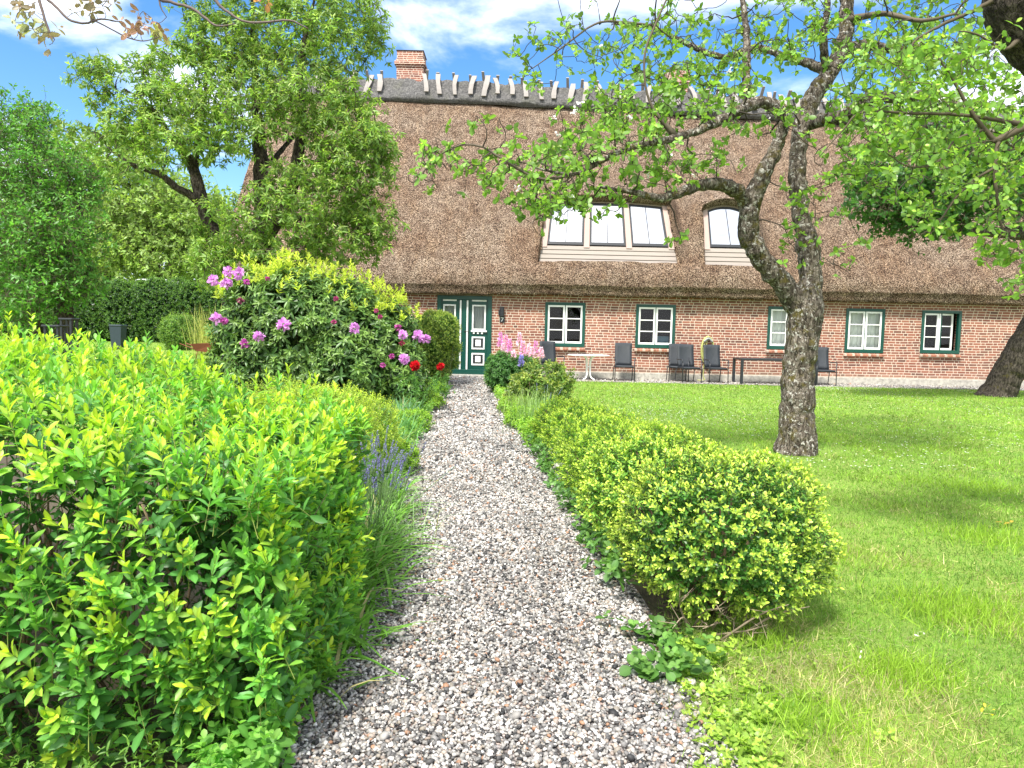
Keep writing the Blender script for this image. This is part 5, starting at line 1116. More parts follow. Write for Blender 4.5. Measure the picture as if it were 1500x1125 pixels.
ABL = [(1000, 60, 9.6, 120, 70, 1.6, 30), (860, 60, 10, 90, 60, 1.2, 8), (800, 90, 10, 55, 40, .8, 3.0), (950, 150, 8.6, 90, 70, 1.2, 30), (880, 210, 8.0, 90, 60, 1.0, 20), (800, 245, 7.8, 85, 48, .9, 13), (690, 240, 7.6, 85, 40, .6, 7), (635, 240, 7.5, 45, 45, .4, 4), (800, 300, 7.7, 70, 32, .7, 9), (880, 290, 7.9, 70, 30, .7, 8), (1000, 240, 8.3, 80, 40, 1.0, 12), (1060, 130, 8.8, 70, 60, 1.3, 14),
       (1150, 40, 9.5, 80, 60, 1.6, 15), (1120, 180, 8.6, 60, 50, 1.0, 6), (1270, 60, 9.6, 90, 70, 1.6, 20), (1380, 60, 9.8, 90, 70, 1.4, 34), (1300, 160, 8.8, 110, 55, 1.2, 34), (1400, 190, 8.4, 110, 60, 1.0, 30), (1250, 240, 8.8, 60, 50, .9, 9), (1330, 260, 8.2, 90, 50, 1.0, 9), (1165, 330, 8.9, 40, 60, .5, 3), (1200, 300, 8.8, 40, 50, .6, 3), (1000, -60, 9.6, 260, 60, 1.6, 20), (1300, -70, 9.6, 260, 60, 1.6, 22), (1250, 380, 8.8, 35, 30, .3, .8), (1460, 130, 9.0, 60, 80, 1.2, 9), (990, 330, 8.2, 30, 25, .3, 1.0), (720, 180, 7.6, 40, 22, .4, 1.5)]
cl = blob_clusters(rng, ABL, 1250, .15)
ends = space_fill([L2[20:], L3[24:], L4, L5, L6, L7, L8, L9, L10, L11, L12, L13, L14], cl, rng, tg, C_(.055, .045, .034), .0042, maxr=.026, wob=.14, sag=-.04)
APL0, APL1 = C_(.15, .30, .05), C_(.42, .58, .10)
leaf_clusters(lg, tg, rng, cl, ends, 2, .17, .080, .66, APL0, APL1, LEAF8, npairs=2, whorl=3, SLn=.05, droop=.15, up=.35, a0=1.25, a1=.75, stemc=(.06, .05, .035), sr=.0036, follow=.4)
lg.build('crown', M_LEAF, root); tg.build('twigs', M_TWIG, root)
g = Geo(); sel = rng.choice(len(cl), 30)
for (px, py, Y) in [(812, 161, 7.7), (838, 166, 7.7), (852, 150, 7.7), (985, 146, 8.1)]:
    pass
B = np.concatenate([cl[sel] + rng.normal(0, .06, (30, 3)), np.array([P(812, 172, 7.8), P(840, 165, 7.8), P(846, 160, 7.8), P(850, 150, 7.8), P(985, 148, 8.0)])]); Bn = len(B)
for k in range(6): scatter(g, LEAF8, B + rng.normal(0, .012, (Bn, 3)), rdirs(rng, Bn, .2), rdirs(rng, Bn), .032, .028, (.82, .78, .78))
g.build('blossom', M_PETAL, root)
# ---------------------------------------------------------------- leaning tree by the wall at the right
root = thing('leaning_tree', 'thick grey trunk leaning right at the lawn edge before the rightmost window', 'tree', tuple(G(1462, 578)))
T1 = limb([(1452, 592, 19, .46), (1463, 574, 19, .40), (1478, 545, 18.9, .37), (1500, 505, 18.8, .35), (1530, 455, 18.7, .33), (1560, 400, 18.5, .30), (1580, 340, 18.2, .26), (1590, 270, 18, .22), (1600, 190, 18, .16), (1600, 110, 18, .08)], 6, .04, 31)
T2 = limb([(1570, 375, 18.4, .20), (1530, 352, 17.8, .16), (1480, 342, 17.4, .13), (1430, 338, 17.2, .11), (1385, 334, 17, .09), (1345, 318, 16.9, .06), (1310, 300, 16.8, .04)], 6, .06, 32)
T3 = limb([(1590, 290, 18, .14), (1540, 250, 17.6, .11), (1480, 225, 17.3, .08), (1420, 215, 17.1, .05), (1360, 222, 17, .03)], 6, .06, 33)
trunk_mesh(root, [T1, T2, T3], M_BARK, .04, .03)
rng = np.random.default_rng(88); tg = Geo(); lg = Geo()
cl = blob_clusters(rng, [(1300, 285, 16.9, 60, 50, 1.0, 10), (1370, 290, 17, 70, 55, 1.3, 16), (1440, 270, 17.2, 80, 70, 1.4, 14), (1400, 210, 17.2, 90, 40, 1.3, 8), (1520, 240, 17.6, 80, 110, 1.6, 10), (1270, 250, 17, 25, 25, .5, 2), (1350, 325, 16.8, 70, 14, .6, 4)], 430, .1)
ends = space_fill([T1[30:], T2, T3], cl, rng, tg, C_(.04, .035, .028), .006, maxr=.04, wob=.12)
leaf_clusters(lg, tg, rng, cl, ends, 6, .45, .13, .72, C_(.045, .14, .03), C_(.13, .28, .05), LEAF4, npairs=2, whorl=3, SLn=.18, droop=.25, up=.2, sr=.005, follow=.3)
lg.build('crown', M_LEAF, root); tg.build('twigs', M_TWIG, root)
# ---------------------------------------------------------------- near tree off the right edge, its boughs reach into the picture
root = thing('apple_tree', 'near apple tree at the right edge with a dark limb in the top corner', 'apple tree', (5.6, 5.4, 0))
N1 = np.array([[5.7, 5.3, -.1, .30], [5.6, 5.3, .5, .25], [5.45, 5.25, 1.3, .23], [5.15, 5.15, 2.1, .22]]); N1 = np.vstack([N1, [[*P(1528, 60, 5.1), .21], [*P(1488, -30, 5.0), .19], [*P(1450, -130, 5.0), .16], [*P(1400, -240, 5.0), .10]]]); N1 = smooth_path(N1, 5)
N2 = limb([(1540, 190, 5.1, .06), (1500, 187, 5.0, .045), (1462, 205, 5.0, .035), (1452, 200, 5.0, .028), (1424, 166, 5.0, .022), (1395, 115, 5.0, .014), (1375, 85, 5.0, .010)], 6, .1, 41)
N3 = limb([(1560, 175, 5.2, .05), (1500, 181, 5.1, .035), (1450, 174, 5.05, .022), (1400, 168, 5.0, .018), (1330, 166, 5.0, .014), (1264, 164, 5.0, .010), (1235, 190, 5.0, .008), (1200, 230, 5.0, .005)], 6, .1, 42)
N4 = limb([(1500, -20, 5.0, .05), (1450, 4, 5.0, .024), (1420, 18, 5.0, .020), (1385, 34, 5.0, .017), (1352, 52, 5.0, .014), (1336, 66, 5.0, .012), (1335, 84, 5.0, .008)], 6, .1, 43)
N5 = limb([(1462, 205, 5.0, .024), (1458, 245, 4.95, .020), (1462, 300, 4.9, .016), (1470, 340, 4.9, .013), (1492, 365, 4.9, .010), (1515, 390, 4.9, .006)], 6, .1, 44)
N6 = limb([(1458, 245, 4.95, .016), (1430, 262, 4.95, .013), (1400, 290, 4.9, .011), (1375, 325, 4.9, .009), (1352, 342, 4.9, .007), (1330, 352, 4.9, .004)], 6, .1, 45)
N7 = limb([(1440, 190, 5.0, .014), (1400, 205, 5.0, .012), (1370, 240, 4.9, .010), (1330, 243, 4.9, .008), (1300, 225, 4.9, .006), (1262, 200, 4.9, .004)], 6, .1, 46)
N8 = limb([(1490, 60, 5.0, .03), (1470, 72, 4.95, .014), (1430, 50, 4.9, .01), (1400, 45, 4.9, .006)], 5, .1, 47)
trunk_mesh(root, [N1], M_BARK, .022, .02)
rng = np.random.default_rng(91); tg = Geo(); lg = Geo(); NL = [N2, N3, N4, N5, N6, N7, N8]
for q in NL: q[:, 3] *= .62; tube(tg, q[:, :3], q[:, 3], 8, C_(.085, .07, .045))
cl = blob_clusters(rng, [(1320, 90, 4.9, 70, 40, .4, 5), (1400, 120, 4.9, 90, 70, .5, 8), (1300, 180, 4.9, 60, 30, .4, 4), (1420, 250, 4.9, 80, 60, .5, 8), (1470, 320, 4.9, 50, 70, .4, 6), (1360, 330, 4.9, 40, 40, .3, 3), (1310, 215, 4.9, 60, 25, .3, 4), (1500, 400, 4.9, 30, 40, .3, 2), (1440, 60, 4.9, 60, 60, .4, 4), (1440, 370, 4.9, 20, 25, .2, 1), (1480, 200, 5.0, 60, 90, .5, 5)], 270, .1)
ends = space_fill(NL, cl, rng, tg, C_(.085, .07, .045), .0022, maxr=.008, wob=.14, sag=.0)
leaf_clusters(lg, tg, rng, cl, ends, 2, .06, .062, .60, C_(.15, .31, .05), C_(.42, .56, .09), LEAF12, npairs=2, whorl=2, SLn=.04, droop=.25, up=.2, sr=.0018)
lg.build('crown', M_LEAF, root); tg.build('twigs', M_TWIG, root)
# ---------------------------------------------------------------- the pear-like tree left of the house
root = thing('leafy_tree', 'tall many stemmed green tree with drooping leaves in front of the left gable', 'tree', (-5.5, 16.2, 0))
bs = P(372, 500, 16.2); bs[2] = -.1
def lw(first, path, m=6, j=.06, seed=0):
    q = np.array([first] + [[*P(a, b_, Y), r] for a, b_, Y, r in path]); q = smooth_path(q, m); rg_ = np.random.default_rng(seed); w = rg_.normal(0, j, (len(q), 3)); w[0] = 0; q[:, :3] += w * q[:, 3:4]; return q
Q1 = lw([bs[0], 16.2, -.1, .27], [(380, 440, 16.2, .22), (382, 355, 16.2, .19), (384, 299, 16.2, .17), (381, 224, 16.2, .15), (376, 150, 16.3, .10), (372, 80, 16.4, .07), (370, 10, 16.4, .045), (372, -60, 16.4, .02)], seed=51)
Q2 = lw([bs[0] + .1, 16.2, .3, .2], [(385, 370, 16.1, .17), (406, 325, 16.0, .15), (424, 288, 15.9, .13), (437, 224, 15.8, .12), (442, 168, 15.8, .10), (440, 100, 15.8, .07), (452, 30, 15.8, .045), (470, -30, 15.8, .02)], seed=52)
Q3 = lw([bs[0] - .3, 16.1, -.1, .2], [(335, 420, 16, .17), (315, 350, 15.9, .15), (296, 296, 15.8, .14), (283, 246, 15.8, .11), (264, 216, 15.7, .09), (242, 188, 15.7, .06), (215, 150, 15.6, .035), (160, 120, 15.5, .015)], seed=53)
Q4 = lw([*P(300, 305, 15.85), .11], [(282, 288, 15.6, .085), (258, 274, 15.4, .075), (232, 254, 15.2, .065), (200, 244, 15.1, .05), (170, 225, 15, .03), (140, 200, 15, .015)], seed=54)
Q5 = lw([*P(382, 240, 16.2), .09], [(400, 235, 16.6, .07), (430, 200, 17, .05), (490, 150, 17, .04), (540, 80, 17, .02), (560, 30, 17, .012)], seed=55)
Q6 = lw([*P(430, 260, 15.9), .08], [(470, 240, 15.5, .06), (510, 220, 15.4, .04), (550, 190, 15.4, .02)], seed=56)
Q7 = lw([*P(400, 330, 16), .09], [(440, 320, 15.6, .06), (490, 330, 15.4, .04), (540, 345, 15.3, .02)], seed=57)
Q8 = lw([*P(286, 255, 15.8), .08], [(290, 200, 16, .06), (300, 150, 16.2, .05), (300, 90, 16.3, .03), (280, 40, 16.3, .015)], seed=58)
QL = [Q1, Q2, Q3, Q4, Q5, Q6, Q7, Q8]
trunk_mesh(root, QL, M_BARK, .035, .02)
rng = np.random.default_rng(99); tg = Geo(); lg = Geo()
PB = [(330, 60, 16.2, 80, 55, 1.0, 13), (300, 25, 16.3, 50, 35, .8, 3), (420, 40, 16, 90, 60, 1.3, 15), (520, 20, 16.8, 50, 45, .9, 6), (545, 65, 16.8, 32, 30, .6, 2), (270, 110, 15.9, 65, 60, 1.1, 10), (140, 106, 15.5, 36, 14, .5, 2.0), (170, 140, 15.4, 50, 30, .6, 3.5), (210, 90, 15.6, 30, 30, .5, 1.5), (190, 220, 15.2, 55, 45, .9, 6), (250, 190, 15.5, 80, 60, 1.3, 14), (340, 170, 15.6, 90, 70, 1.6, 18), (440, 130, 15.8, 90, 70, 1.6, 18), (500, 200, 15.4, 60, 70, 1.2, 13), (540, 230, 15.3, 32, 80, .8, 7), (455, 290, 15.2, 90, 60, 1.4, 17), (540, 330, 15.3, 35, 40, .6, 4), (500, 350, 15.3, 55, 38, .8, 6), (340, 330, 15.4, 55, 50, 1.1, 8), (310, 385, 15.3, 35, 35, .8, 4), (400, 380, 15.4, 90, 35, 1.0, 8), (570, 330, 15.4, 12, 20, .3, .7), (380, -60, 16.2, 170, 60, 1.4, 14), (120, 190, 16, 30, 10, .4, .6)]
cl = blob_clusters(rng, PB, 1500, .2)
ends = space_fill(QL, cl, rng, tg, C_(.05, .04, .03), .005, maxr=.035, wob=.12, sag=-.03)
leaf_clusters(lg, tg, rng, cl, ends, 4, .36, .155, .32, C_(.17, .32, .055), C_(.45, .58, .12), LEAF4, npairs=3, whorl=3, SLn=.13, droop=.55, up=.5, a0=1.5, a1=.8, sr=.004, follow=.6)
lg.build('crown', M_LEAF, root); tg.build('twigs', M_TWIG, root)
# ---------------------------------------------------------------- trees far left
def bgtree(label, base, limbs_, blobs, ncl, per, LL, WR, c0, c1, seed, spread, twc=(.05, .045, .035), SLn=.25, name='broadleaf_tree', M_=None, whorl=3, npairs=2, droop=.2, group=None, maxr=.05):
    root = thing(name, label, 'tree', base, group); rng = np.random.default_rng(seed); trunk_mesh(root, limbs_, M_BARK, .07, .03); tg = Geo(); lg = Geo()
    cl = blob_clusters(rng, blobs, ncl, .3); ends = space_fill(limbs_, cl, rng, tg, np.array(twc), .008, maxr=maxr, wob=.12, seg=4, sides=4)
    leaf_clusters(lg, tg, rng, cl, ends, per, spread, LL, WR, c0, c1, LEAF4, npairs=npairs, whorl=whorl, SLn=SLn, droop=droop, up=.3, sr=.006, follow=.3)
    lg.build('crown', M_ or M_LEAF, root); tg.build('twigs', M_TWIG, root); return root
def gl(px, Y, r): p = P(px, 480, Y); return [p[0], Y, -.2 + float(gz(0, Y)), r]
BG = 'trees left of the house'
bgtree('deep green fine leaved tree at the left edge of the picture', (-14.5, 24, 0), [lw(gl(90, 24, .28), [(96, 380, 24, .22), (85, 330, 24, .18), (60, 280, 24, .12), (30, 220, 24, .06)], seed=61), lw(gl(92, 24, .2), [(98, 390, 23.8, .14), (120, 340, 23.5, .10), (110, 280, 23.3, .05)], seed=62), lw(gl(60, 24, .2), [(40, 400, 23.5, .12), (0, 350, 23.3, .08), (-40, 300, 23.3, .05)], seed=63)],
       [(20, 230, 24, 65, 70, 2.2, 14), (-40, 180, 24, 60, 60, 2, 6), (60, 260, 23.5, 60, 60, 1.8, 9), (90, 330, 23, 62, 55, 1.8, 12), (30, 350, 23, 75, 60, 2, 14), (20, 430, 22.5, 75, 45, 1.8, 12), (95, 410, 22.8, 50, 35, 1.4, 6), (120, 260, 23.8, 35, 30, 1.2, 3.5), (50, 175, 24.5, 30, 20, .8, 2)], 1000, 5, .17, .45, C_(.10, .29, .045), C_(.28, .52, .09), 401, .6, group=BG, SLn=.3)
bgtree('pale yellow green tree glowing between the edge tree and the tall many stemmed one', (-25, 52, .4), [lw(gl(158, 52, .4), [(156, 400, 52, .3), (160, 330, 52, .22), (190, 270, 52, .12)], seed=64), lw(gl(225, 52, .35), [(228, 380, 52, .28), (215, 320, 52, .18), (240, 260, 52, .1)], seed=65)],
       [(130, 290, 52, 60, 60, 2.4, 10), (200, 300, 52, 70, 70, 3, 16), (260, 320, 52, 60, 60, 3, 12), (230, 375, 51, 80, 34, 2, 12), (150, 370, 51, 60, 40, 2, 8), (170, 225, 52, 60, 40, 3, 6), (300, 350, 52, 50, 55, 3, 9), (95, 225, 52, 40, 25, 2, 3)], 950, 6, .34, .5, C_(.24, .38, .09), C_(.50, .62, .18), 402, 1.2, group=BG, SLn=.5, maxr=.09)
bgtree('further pale tree behind the camper van', (-25, 62, .4), [lw(gl(250, 62, .4), [(250, 400, 62, .35), (252, 330, 62, .2), (255, 280, 62, .1)], seed=66)],
       [(250, 330, 62, 120, 60, 5, 20), (330, 350, 62, 80, 60, 5, 12), (110, 350, 62, 120, 70, 5, 16), (0, 350, 62, 120, 90, 5, 16), (200, 420, 62, 200, 30, 4, 20)], 800, 6, .50, .5, C_(.22, .36, .08), C_(.42, .54, .15), 403, 1.8, group=BG, SLn=.8, maxr=.12)
# ---------------------------------------------------------------- hedge, round shrub, grass tuft far left
def far_shrub(name, label, cat, blobs, seed, dens, LL, c0, c1, WR=.5, sl=.25, **k):
    r_, _ = shrub(name, label, cat, blobs, seed, dens, sl, 3, LL, WR, c0, c1, LEAF4, inner=.8, upbias=.4, **k); return r_
hb = [(P(px, 460, 38)[0], 38.5, 1.75) for px in (20, 75, 130, 185, 235, 285, 330)]
far_shrub('garden_hedge', 'tall dark green hedge across the far left lawn below the white van roof', 'hedge', [((x, y, 1.72 + .12 * math.sin(k_ * 2)), (1.55, 1.1, 1.75)) for k_, (x, y, z) in enumerate(hb)], 410, 120, .14, C_(.035, .10, .025), C_(.20, .36, .07), ptop=3.2, nst=4)
c = P(262, 481, 33.5); far_shrub('round_shrub', 'small round light green shrub in front of the dark hedge', 'shrub', [((c[0], 33.5, .95), (.85, .8, .85))], 411, 130, .09, C_(.12, .26, .05), C_(.34, .48, .09))
clump('reed_tuft', 'tuft of tall straw yellow grass beside the house corner', 'grass tuft', (P(307, 480, 31)[0], 31), 220, 2.3, .022, C_(.48, .50, .16), 412, .25, .28)
# ================================================================== garden furniture on the grit strip
def wick_mat():
    m, t, b, o = mat('black_wicker'); v = objco(t); w = t.nodes.new('ShaderNodeTexWave'); w.bands_direction = 'Z'; w.inputs['Scale'].default_value = 22; w.inputs['Distortion'].default_value = 1.0; t.links.new(v, w.inputs[0])
    n = nse(t, v, 50, 3); t.links.new(mixc(t, w.outputs[1], (.010, .013, .018), (.030, .038, .050)), b.inputs['Base Color']); b.inputs['Roughness'].default_value = .5; bump(t, b, mth(t, 'ADD', w.outputs[1], n), .006, .6); return m
M_WICK = wick_mat()
M_BMET = paint('black_tube', (.014, .017, .022), .4)
def make_chair():
    root = thing('garden_chair', 'x', 'chair', (0, 0, 0), 'black high backed garden chairs along the wall')
    w, d = .27, .26; g = Geo()     # faces -Y
    bbox_bevel(g, -w + .01, w - .01, -d, d - .02, .415, .455, .014); g.build('seat', M_WICK, root, smooth=False, col=False)
    g = Geo(); n = 7; V = []
    for k in range(n):
        t_ = k / (n - 1); z = .45 + .66 * t_; y = .23 + .13 * t_ + .03 * math.sin(t_ * 3.1); ww = w - .02 + .0 * t_
        for x in np.linspace(-ww, ww, 7):
            V.append([x, y + .03 * (1 - (x / ww) ** 2) - .015, z + (.0 if k < n - 1 else -.012 * (x / ww) ** 2)])
    V = np.array(V); V2 = V + [0, .026, 0]; F = []
    for k in range(n - 1):
        for i in range(6): a = k * 7 + i; F += [[a, a + 1, a + 8, a + 7], [a + 49, a + 56, a + 57, a + 50]]
    for i in range(6): F += [[42 + i, 43 + i, 92 + i, 91 + i], [i + 49, i + 50, i + 1, i]]
    for k in range(n - 1): F += [[k * 7, k * 7 + 7, k * 7 + 56, k * 7 + 49], [k * 7 + 6, k * 7 + 55, k * 7 + 62, k * 7 + 13]]
    g.add(np.vstack([V, V2]), np.array(F)); g.build('backrest', M_WICK, root, col=False)
    for s in (-1, 1):
        g = Geo(); tube(g, [[s * (w + .012), -d - .02, 0], [s * (w + .01), -d, .42], [s * w, -d + .0, .60]], .014, 8); g.build('leg', M_BMET, root, col=False)
        g = Geo(); tube(g, [[s * (w + .012), d + .10, 0], [s * (w + .01), d, .42]], .014, 8); g.build('leg', M_BMET, root, col=False)
        g = Geo(); tube(g, smooth_path([[s * (w + .012), -d, .585], [s * (w + .02), -d + .02, .655], [s * (w + .03), -d + .10, .675], [s * (w + .03), .10, .665], [s * (w + .01), .24, .66]], 5), [.017] * 21, 8)
        g.build('armrest', M_BMET, root, col=False)
    g = Geo(); tube(g, [[-w, -d + .02, .405], [w, -d + .02, .405]], .012, 8); tube(g, [[-w, d - .03, .405], [w, d - .03, .405]], .012, 8); g.build('seat_frame', M_BMET, root, col=False)
    return root
def dup(root, loc, rz, label):
    r = root.copy(); COL.objects.link(r); r.location = loc; r.rotation_euler = (0, 0, rz); r['label'] = label
    for ch in list(root.children):
        c = ch.copy(); COL.objects.link(c); c.parent = r
        for g2 in ch.children:
            e = g2.copy(); COL.objects.link(e); e.parent = c
    return r
ch0 = make_chair(); first = True
for (px, Y, rz, lab) in [(808, 21.7, .35, 'black garden chair left of the white table, turned towards it'), (914, 21.65, -.05, 'black garden chair between the white table and the second window'), (993, 21.95, -.1, 'black garden chair half hidden behind another, below the second window'), (1009, 21.5, .12, 'black garden chair in front of its neighbour, left of the hose'), (1048, 21.6, .12, 'black garden chair in front of the coiled hose'), (1206, 21.5, -.05, 'black garden chair half hidden by the apple trunk')]:
    X_c = P(px, 540, Y)[0]
    if first: ch0.location = (X_c, Y, .012); ch0.rotation_euler = (0, 0, rz); ch0['label'] = lab; first = False
    else: dup(ch0, (X_c, Y, .012), rz, lab)
# white table
tx = P(862, 530, 21.75)[0]; t1 = thing('white_table', 'white oval garden table on two curved legs by the wall', 'table', (tx, 21.75, .012))
g = Geo(); an = np.linspace(0, 2 * math.pi, 48, endpoint=False); V = []
for (r_, z) in ((.0, .755), (.97, .755), (1.0, .748), (1.0, .728), (.97, .72), (0, .72)): V += [[tx + .62 * r_ * math.cos(a), 21.75 + .42 * r_ * math.sin(a), z] for a in an]
g.add(np.array(V), np.array([[r_ * 48 + c, r_ * 48 + (c + 1) % 48, (r_ + 1) * 48 + (c + 1) % 48, (r_ + 1) * 48 + c] for r_ in range(5) for c in range(48)])); g.build('tabletop', M_WHITE, t1, col=False)
for s in (-1, 1):
    for f in (-1, 1):
        g = Geo(); tube(g, smooth_path([[tx + s * .17, 21.75 + f * .22, .725], [tx + s * .07, 21.75 + f * .16, .64], [tx + s * .05, 21.75 + f * .12, .4], [tx + s * .06, 21.75 + f * .16, .12], [tx + s * .17, 21.75 + f * .26, .03]], 5), .019, 8); g.build('leg', M_WHITE, t1, col=False)
g = Geo(); tube(g, [[tx - .055, 21.75, .4], [tx + .055, 21.75, .4]], .016, 8); tube(g, [[tx, 21.62, .4], [tx, 21.88, .4]], .016, 8); g.build('stretcher', M_WHITE, t1, col=False)
# black table
bx0, bx1 = P(1076, 530, 21.9)[0], P(1186, 530, 21.9)[0]; by0, by1 = 21.25, 22.1; t2 = thing('black_table', 'long black metal garden table left of the apple trunk', 'table', ((bx0 + bx1) / 2, 21.7, .012))
g = Geo()
for k in range(9): y = by0 + .03 + k * (by1 - by0 - .06) / 9; bbox_bevel(g, bx0 + .03, bx1 - .03, y + .006, y + (by1 - by0 - .06) / 9 - .006, .735, .752, .003)
bbox_bevel(g, bx0, bx1, by0, by0 + .032, .70, .755, .005); bbox_bevel(g, bx0, bx1, by1 - .032, by1, .70, .755, .005); bbox_bevel(g, bx0, bx0 + .032, by0 + .032, by1 - .032, .701, .7545, .005); bbox_bevel(g, bx1 - .032, bx1, by0 + .032, by1 - .032, .701, .7545, .005)
g.build('tabletop', M_BMET, t2, smooth=False, col=False)
for x in (bx0, bx1 - .075):
    for y in (by0, by1 - .075): g = Geo(); bbox_bevel(g, x, x + .075, y, y + .075, .012, .70, .006); g.build('leg', M_BMET, t2, smooth=False, col=False)
# hose on its hanger
hc = P(1036, 499, WY); hr = thing('hose_hanger', 'small metal hose hanger screwed to the bricks', 'hose hanger', (hc[0], WY, hc[2]))
g = Geo(); tube(g, smooth_path([[hc[0] - .13, WY - .12, hc[2] - .03], [hc[0], WY - .13, hc[2] + .07], [hc[0] + .13, WY - .12, hc[2] - .03]], 6), .03, 8); tube(g, [[hc[0], WY, hc[2] + .03], [hc[0], WY - .12, hc[2] + .03]], .03, 8)
g.build('bracket', paint('galvanised_metal', (.28, .29, .29), .5), hr, col=False)
g = Geo(); rg = np.random.default_rng(6); pts = []
for k in range(7):
    w = .17 + .022 * rg.uniform(-1, 1.2); h = .40 + .05 * rg.uniform(-1, 1)
    for a in np.linspace(0, 2 * math.pi, 18, endpoint=False): pts.append([hc[0] + w * math.sin(a) + .008 * k - .02, WY - .07 - .014 * (k % 4), hc[2] + .12 - h + h * math.cos(a) * (1.0)])
pts += [[hc[0] - .1, WY - .06, .25], [hc[0] - .05, WY - .10, .05], [hc[0] - .3, WY - .2, .035]]
tube(g, smooth_path(pts, 3), .013, 7); tag(g.build('garden_hose', paint('hose_rubber', (.42, .44, .15), .5), col=False), 'yellow green garden hose coiled over its hanger on the brick wall', 'hose')
# ---------------------------------------------------------------- far left: white camper, dark tall table, bin, wheelbarrow
M_VAN = paint('van_white', (.78, .79, .80), .25, 3, .03); M_TYRE = paint('tyre', (.015, .015, .015), .8); M_DGL = paint('van_glass', (.02, .025, .03), .12, 2, .1)
vx0, vx1 = P(190, 412, 45)[0], P(287, 412, 45)[0]; vz = P(240, 411, 45)[2]; gz_ = float(gz(0, 45)); vy = 45.0
van = thing('camper_van', 'white high roofed camper van parked behind the dark hedge', 'van', ((vx0 + vx1) / 2, vy + 1, gz_))
g = Geo(); H_ = vz - gz_ - .12; prof = [(vx0, .45), (vx0 + .05, H_ * .93), (vx0 + .3, H_), (vx1 - 1.2, H_), (vx1 - .9, H_ * .96), (vx1 - .45, H_ * .55), (vx1 - .05, H_ * .42), (vx1, .5), (vx1 - .1, .42)]
def extr(g, prof, y0, y1, z0):
    n = len(prof); V = [[x, y, z0 + z] for y, ins in ((y0, 0), (y1, 0)) for x, z in prof]; g.add(np.array(V), [np.array([list(range(n))]), np.array([list(range(2 * n - 1, n - 1, -1))]), np.array([[i, n + i, n + (i + 1) % n, (i + 1) % n] for i in range(n)])])
extr(g, prof, vy, vy + 2.1, gz_); body = g.build('body', M_VAN, van, smooth=False, col=False)
bv = body.modifiers.new('b', 'BEVEL'); bv.width = .08; bv.segments = 3
g = Geo(); bbox_bevel(g, vx0 + .5, vx1 - 1.5, vy - .012, vy + .02, gz_ + H_ - .32, gz_ + H_ - .10, .01); bbox_bevel(g, vx1 - 1.3, vx1 - .8, vy - .012, vy + .02, gz_ + H_ * .58, gz_ + H_ * .82, .01); g.build('side_window', M_DGL, van, smooth=False, col=False)
for yy in (vy + .15, vy + 1.9):
    g = Geo(); tube(g, smooth_path([[vx0 + .3, yy, gz_ + H_ + .0], [vx0 + .5, yy, gz_ + H_ + .16], [vx1 - 1.7, yy, gz_ + H_ + .16], [vx1 - 1.4, yy, gz_ + H_ + .0]], 5), .03, 8)
    for x in np.linspace(vx0 + .9, vx1 - 2.0, 4): tube(g, [[x, yy, gz_ + H_ - .02], [x, yy, gz_ + H_ + .16]], .025, 6)
    g.build('roof_rail', M_VAN, van, col=False)
for x in (vx0 + .8, vx1 - .9):
    for y in (vy + .0, vy + 1.9):
        g = Geo(); tube(g, [[x, y, gz_ + .34], [x, y + .2, gz_ + .34]], .34, 24); w = g.build('wheel', M_TYRE, van, smooth=False, col=False); g = Geo(); tube(g, [[x, y - .004, gz_ + .34], [x, y + .2, gz_ + .34]], .2, 20); g.build('rim', M_VAN, w, smooth=False, col=False)
def tall_table(px, Y, py, wpx, label):
    c = P(px, py, Y); w = wpx / FPX * Y / 2; z0 = float(gz(0, Y)); rt = thing('tall_table', label, 'table', (c[0], Y, z0), 'dark tall tables under the edge tree'); g = Geo(); bbox_bevel(g, c[0] - w, c[0] + w, Y - w, Y + w, c[2] - .05, c[2], .01); g.build('tabletop', M_BMET, rt, smooth=False, col=False)
    for sx_ in (-1, 1):
        for sy_ in (-1, 1): g = Geo(); bbox_bevel(g, c[0] + sx_ * w * .7 - .03, c[0] + sx_ * w * .7 + .03, Y + sy_ * w * .7 - .03, Y + sy_ * w * .7 + .03, z0, c[2] - .05, .006); g.build('leg', M_BMET, rt, smooth=False, col=False)
tall_table(81, 19.5, 476, 26, 'lower dark tall table at the far left, partly behind the lime green shrub'); tall_table(101, 20.5, 466, 20, 'higher dark tall table at the far left beside the lower one')
c = P(173, 480, 33); z0 = float(gz(0, 33)); b_ = thing('waste_bin', 'dark blue grey bin standing before the dark hedge', 'bin', (c[0], 33, z0)); g = Geo(); M_BIN = paint('bin_plastic', (.022, .038, .052), .6)
V = [[c[0] + sx_ * w, 33 + sy_ * w, z] for w, z in ((.20, z0 + .05), (.26, P(173, 478, 33)[2])) for sx_, sy_ in ((-1, -1), (1, -1), (1, 1), (-1, 1))]
g.add(np.array(V), np.array([[0, 1, 5, 4], [1, 2, 6, 5], [2, 3, 7, 6], [3, 0, 4, 7], [3, 2, 1, 0]])); g.build('body', M_BIN, b_, smooth=False, col=False); zt = V[4][2]
g = Geo(); bbox_bevel(g, c[0] - .28, c[0] + .28, 32.72, 33.3, zt, zt + .07, .02); g.build('lid', M_BIN, b_, smooth=False, col=False)
for s in (-1, 1): g = Geo(); tube(g, [[c[0] + s * .26 - .03, 33.28, z0 + .1], [c[0] + s * .26 + .03, 33.28, z0 + .1]], .1, 16); g.build('wheel', M_TYRE, b_, smooth=False, col=False)
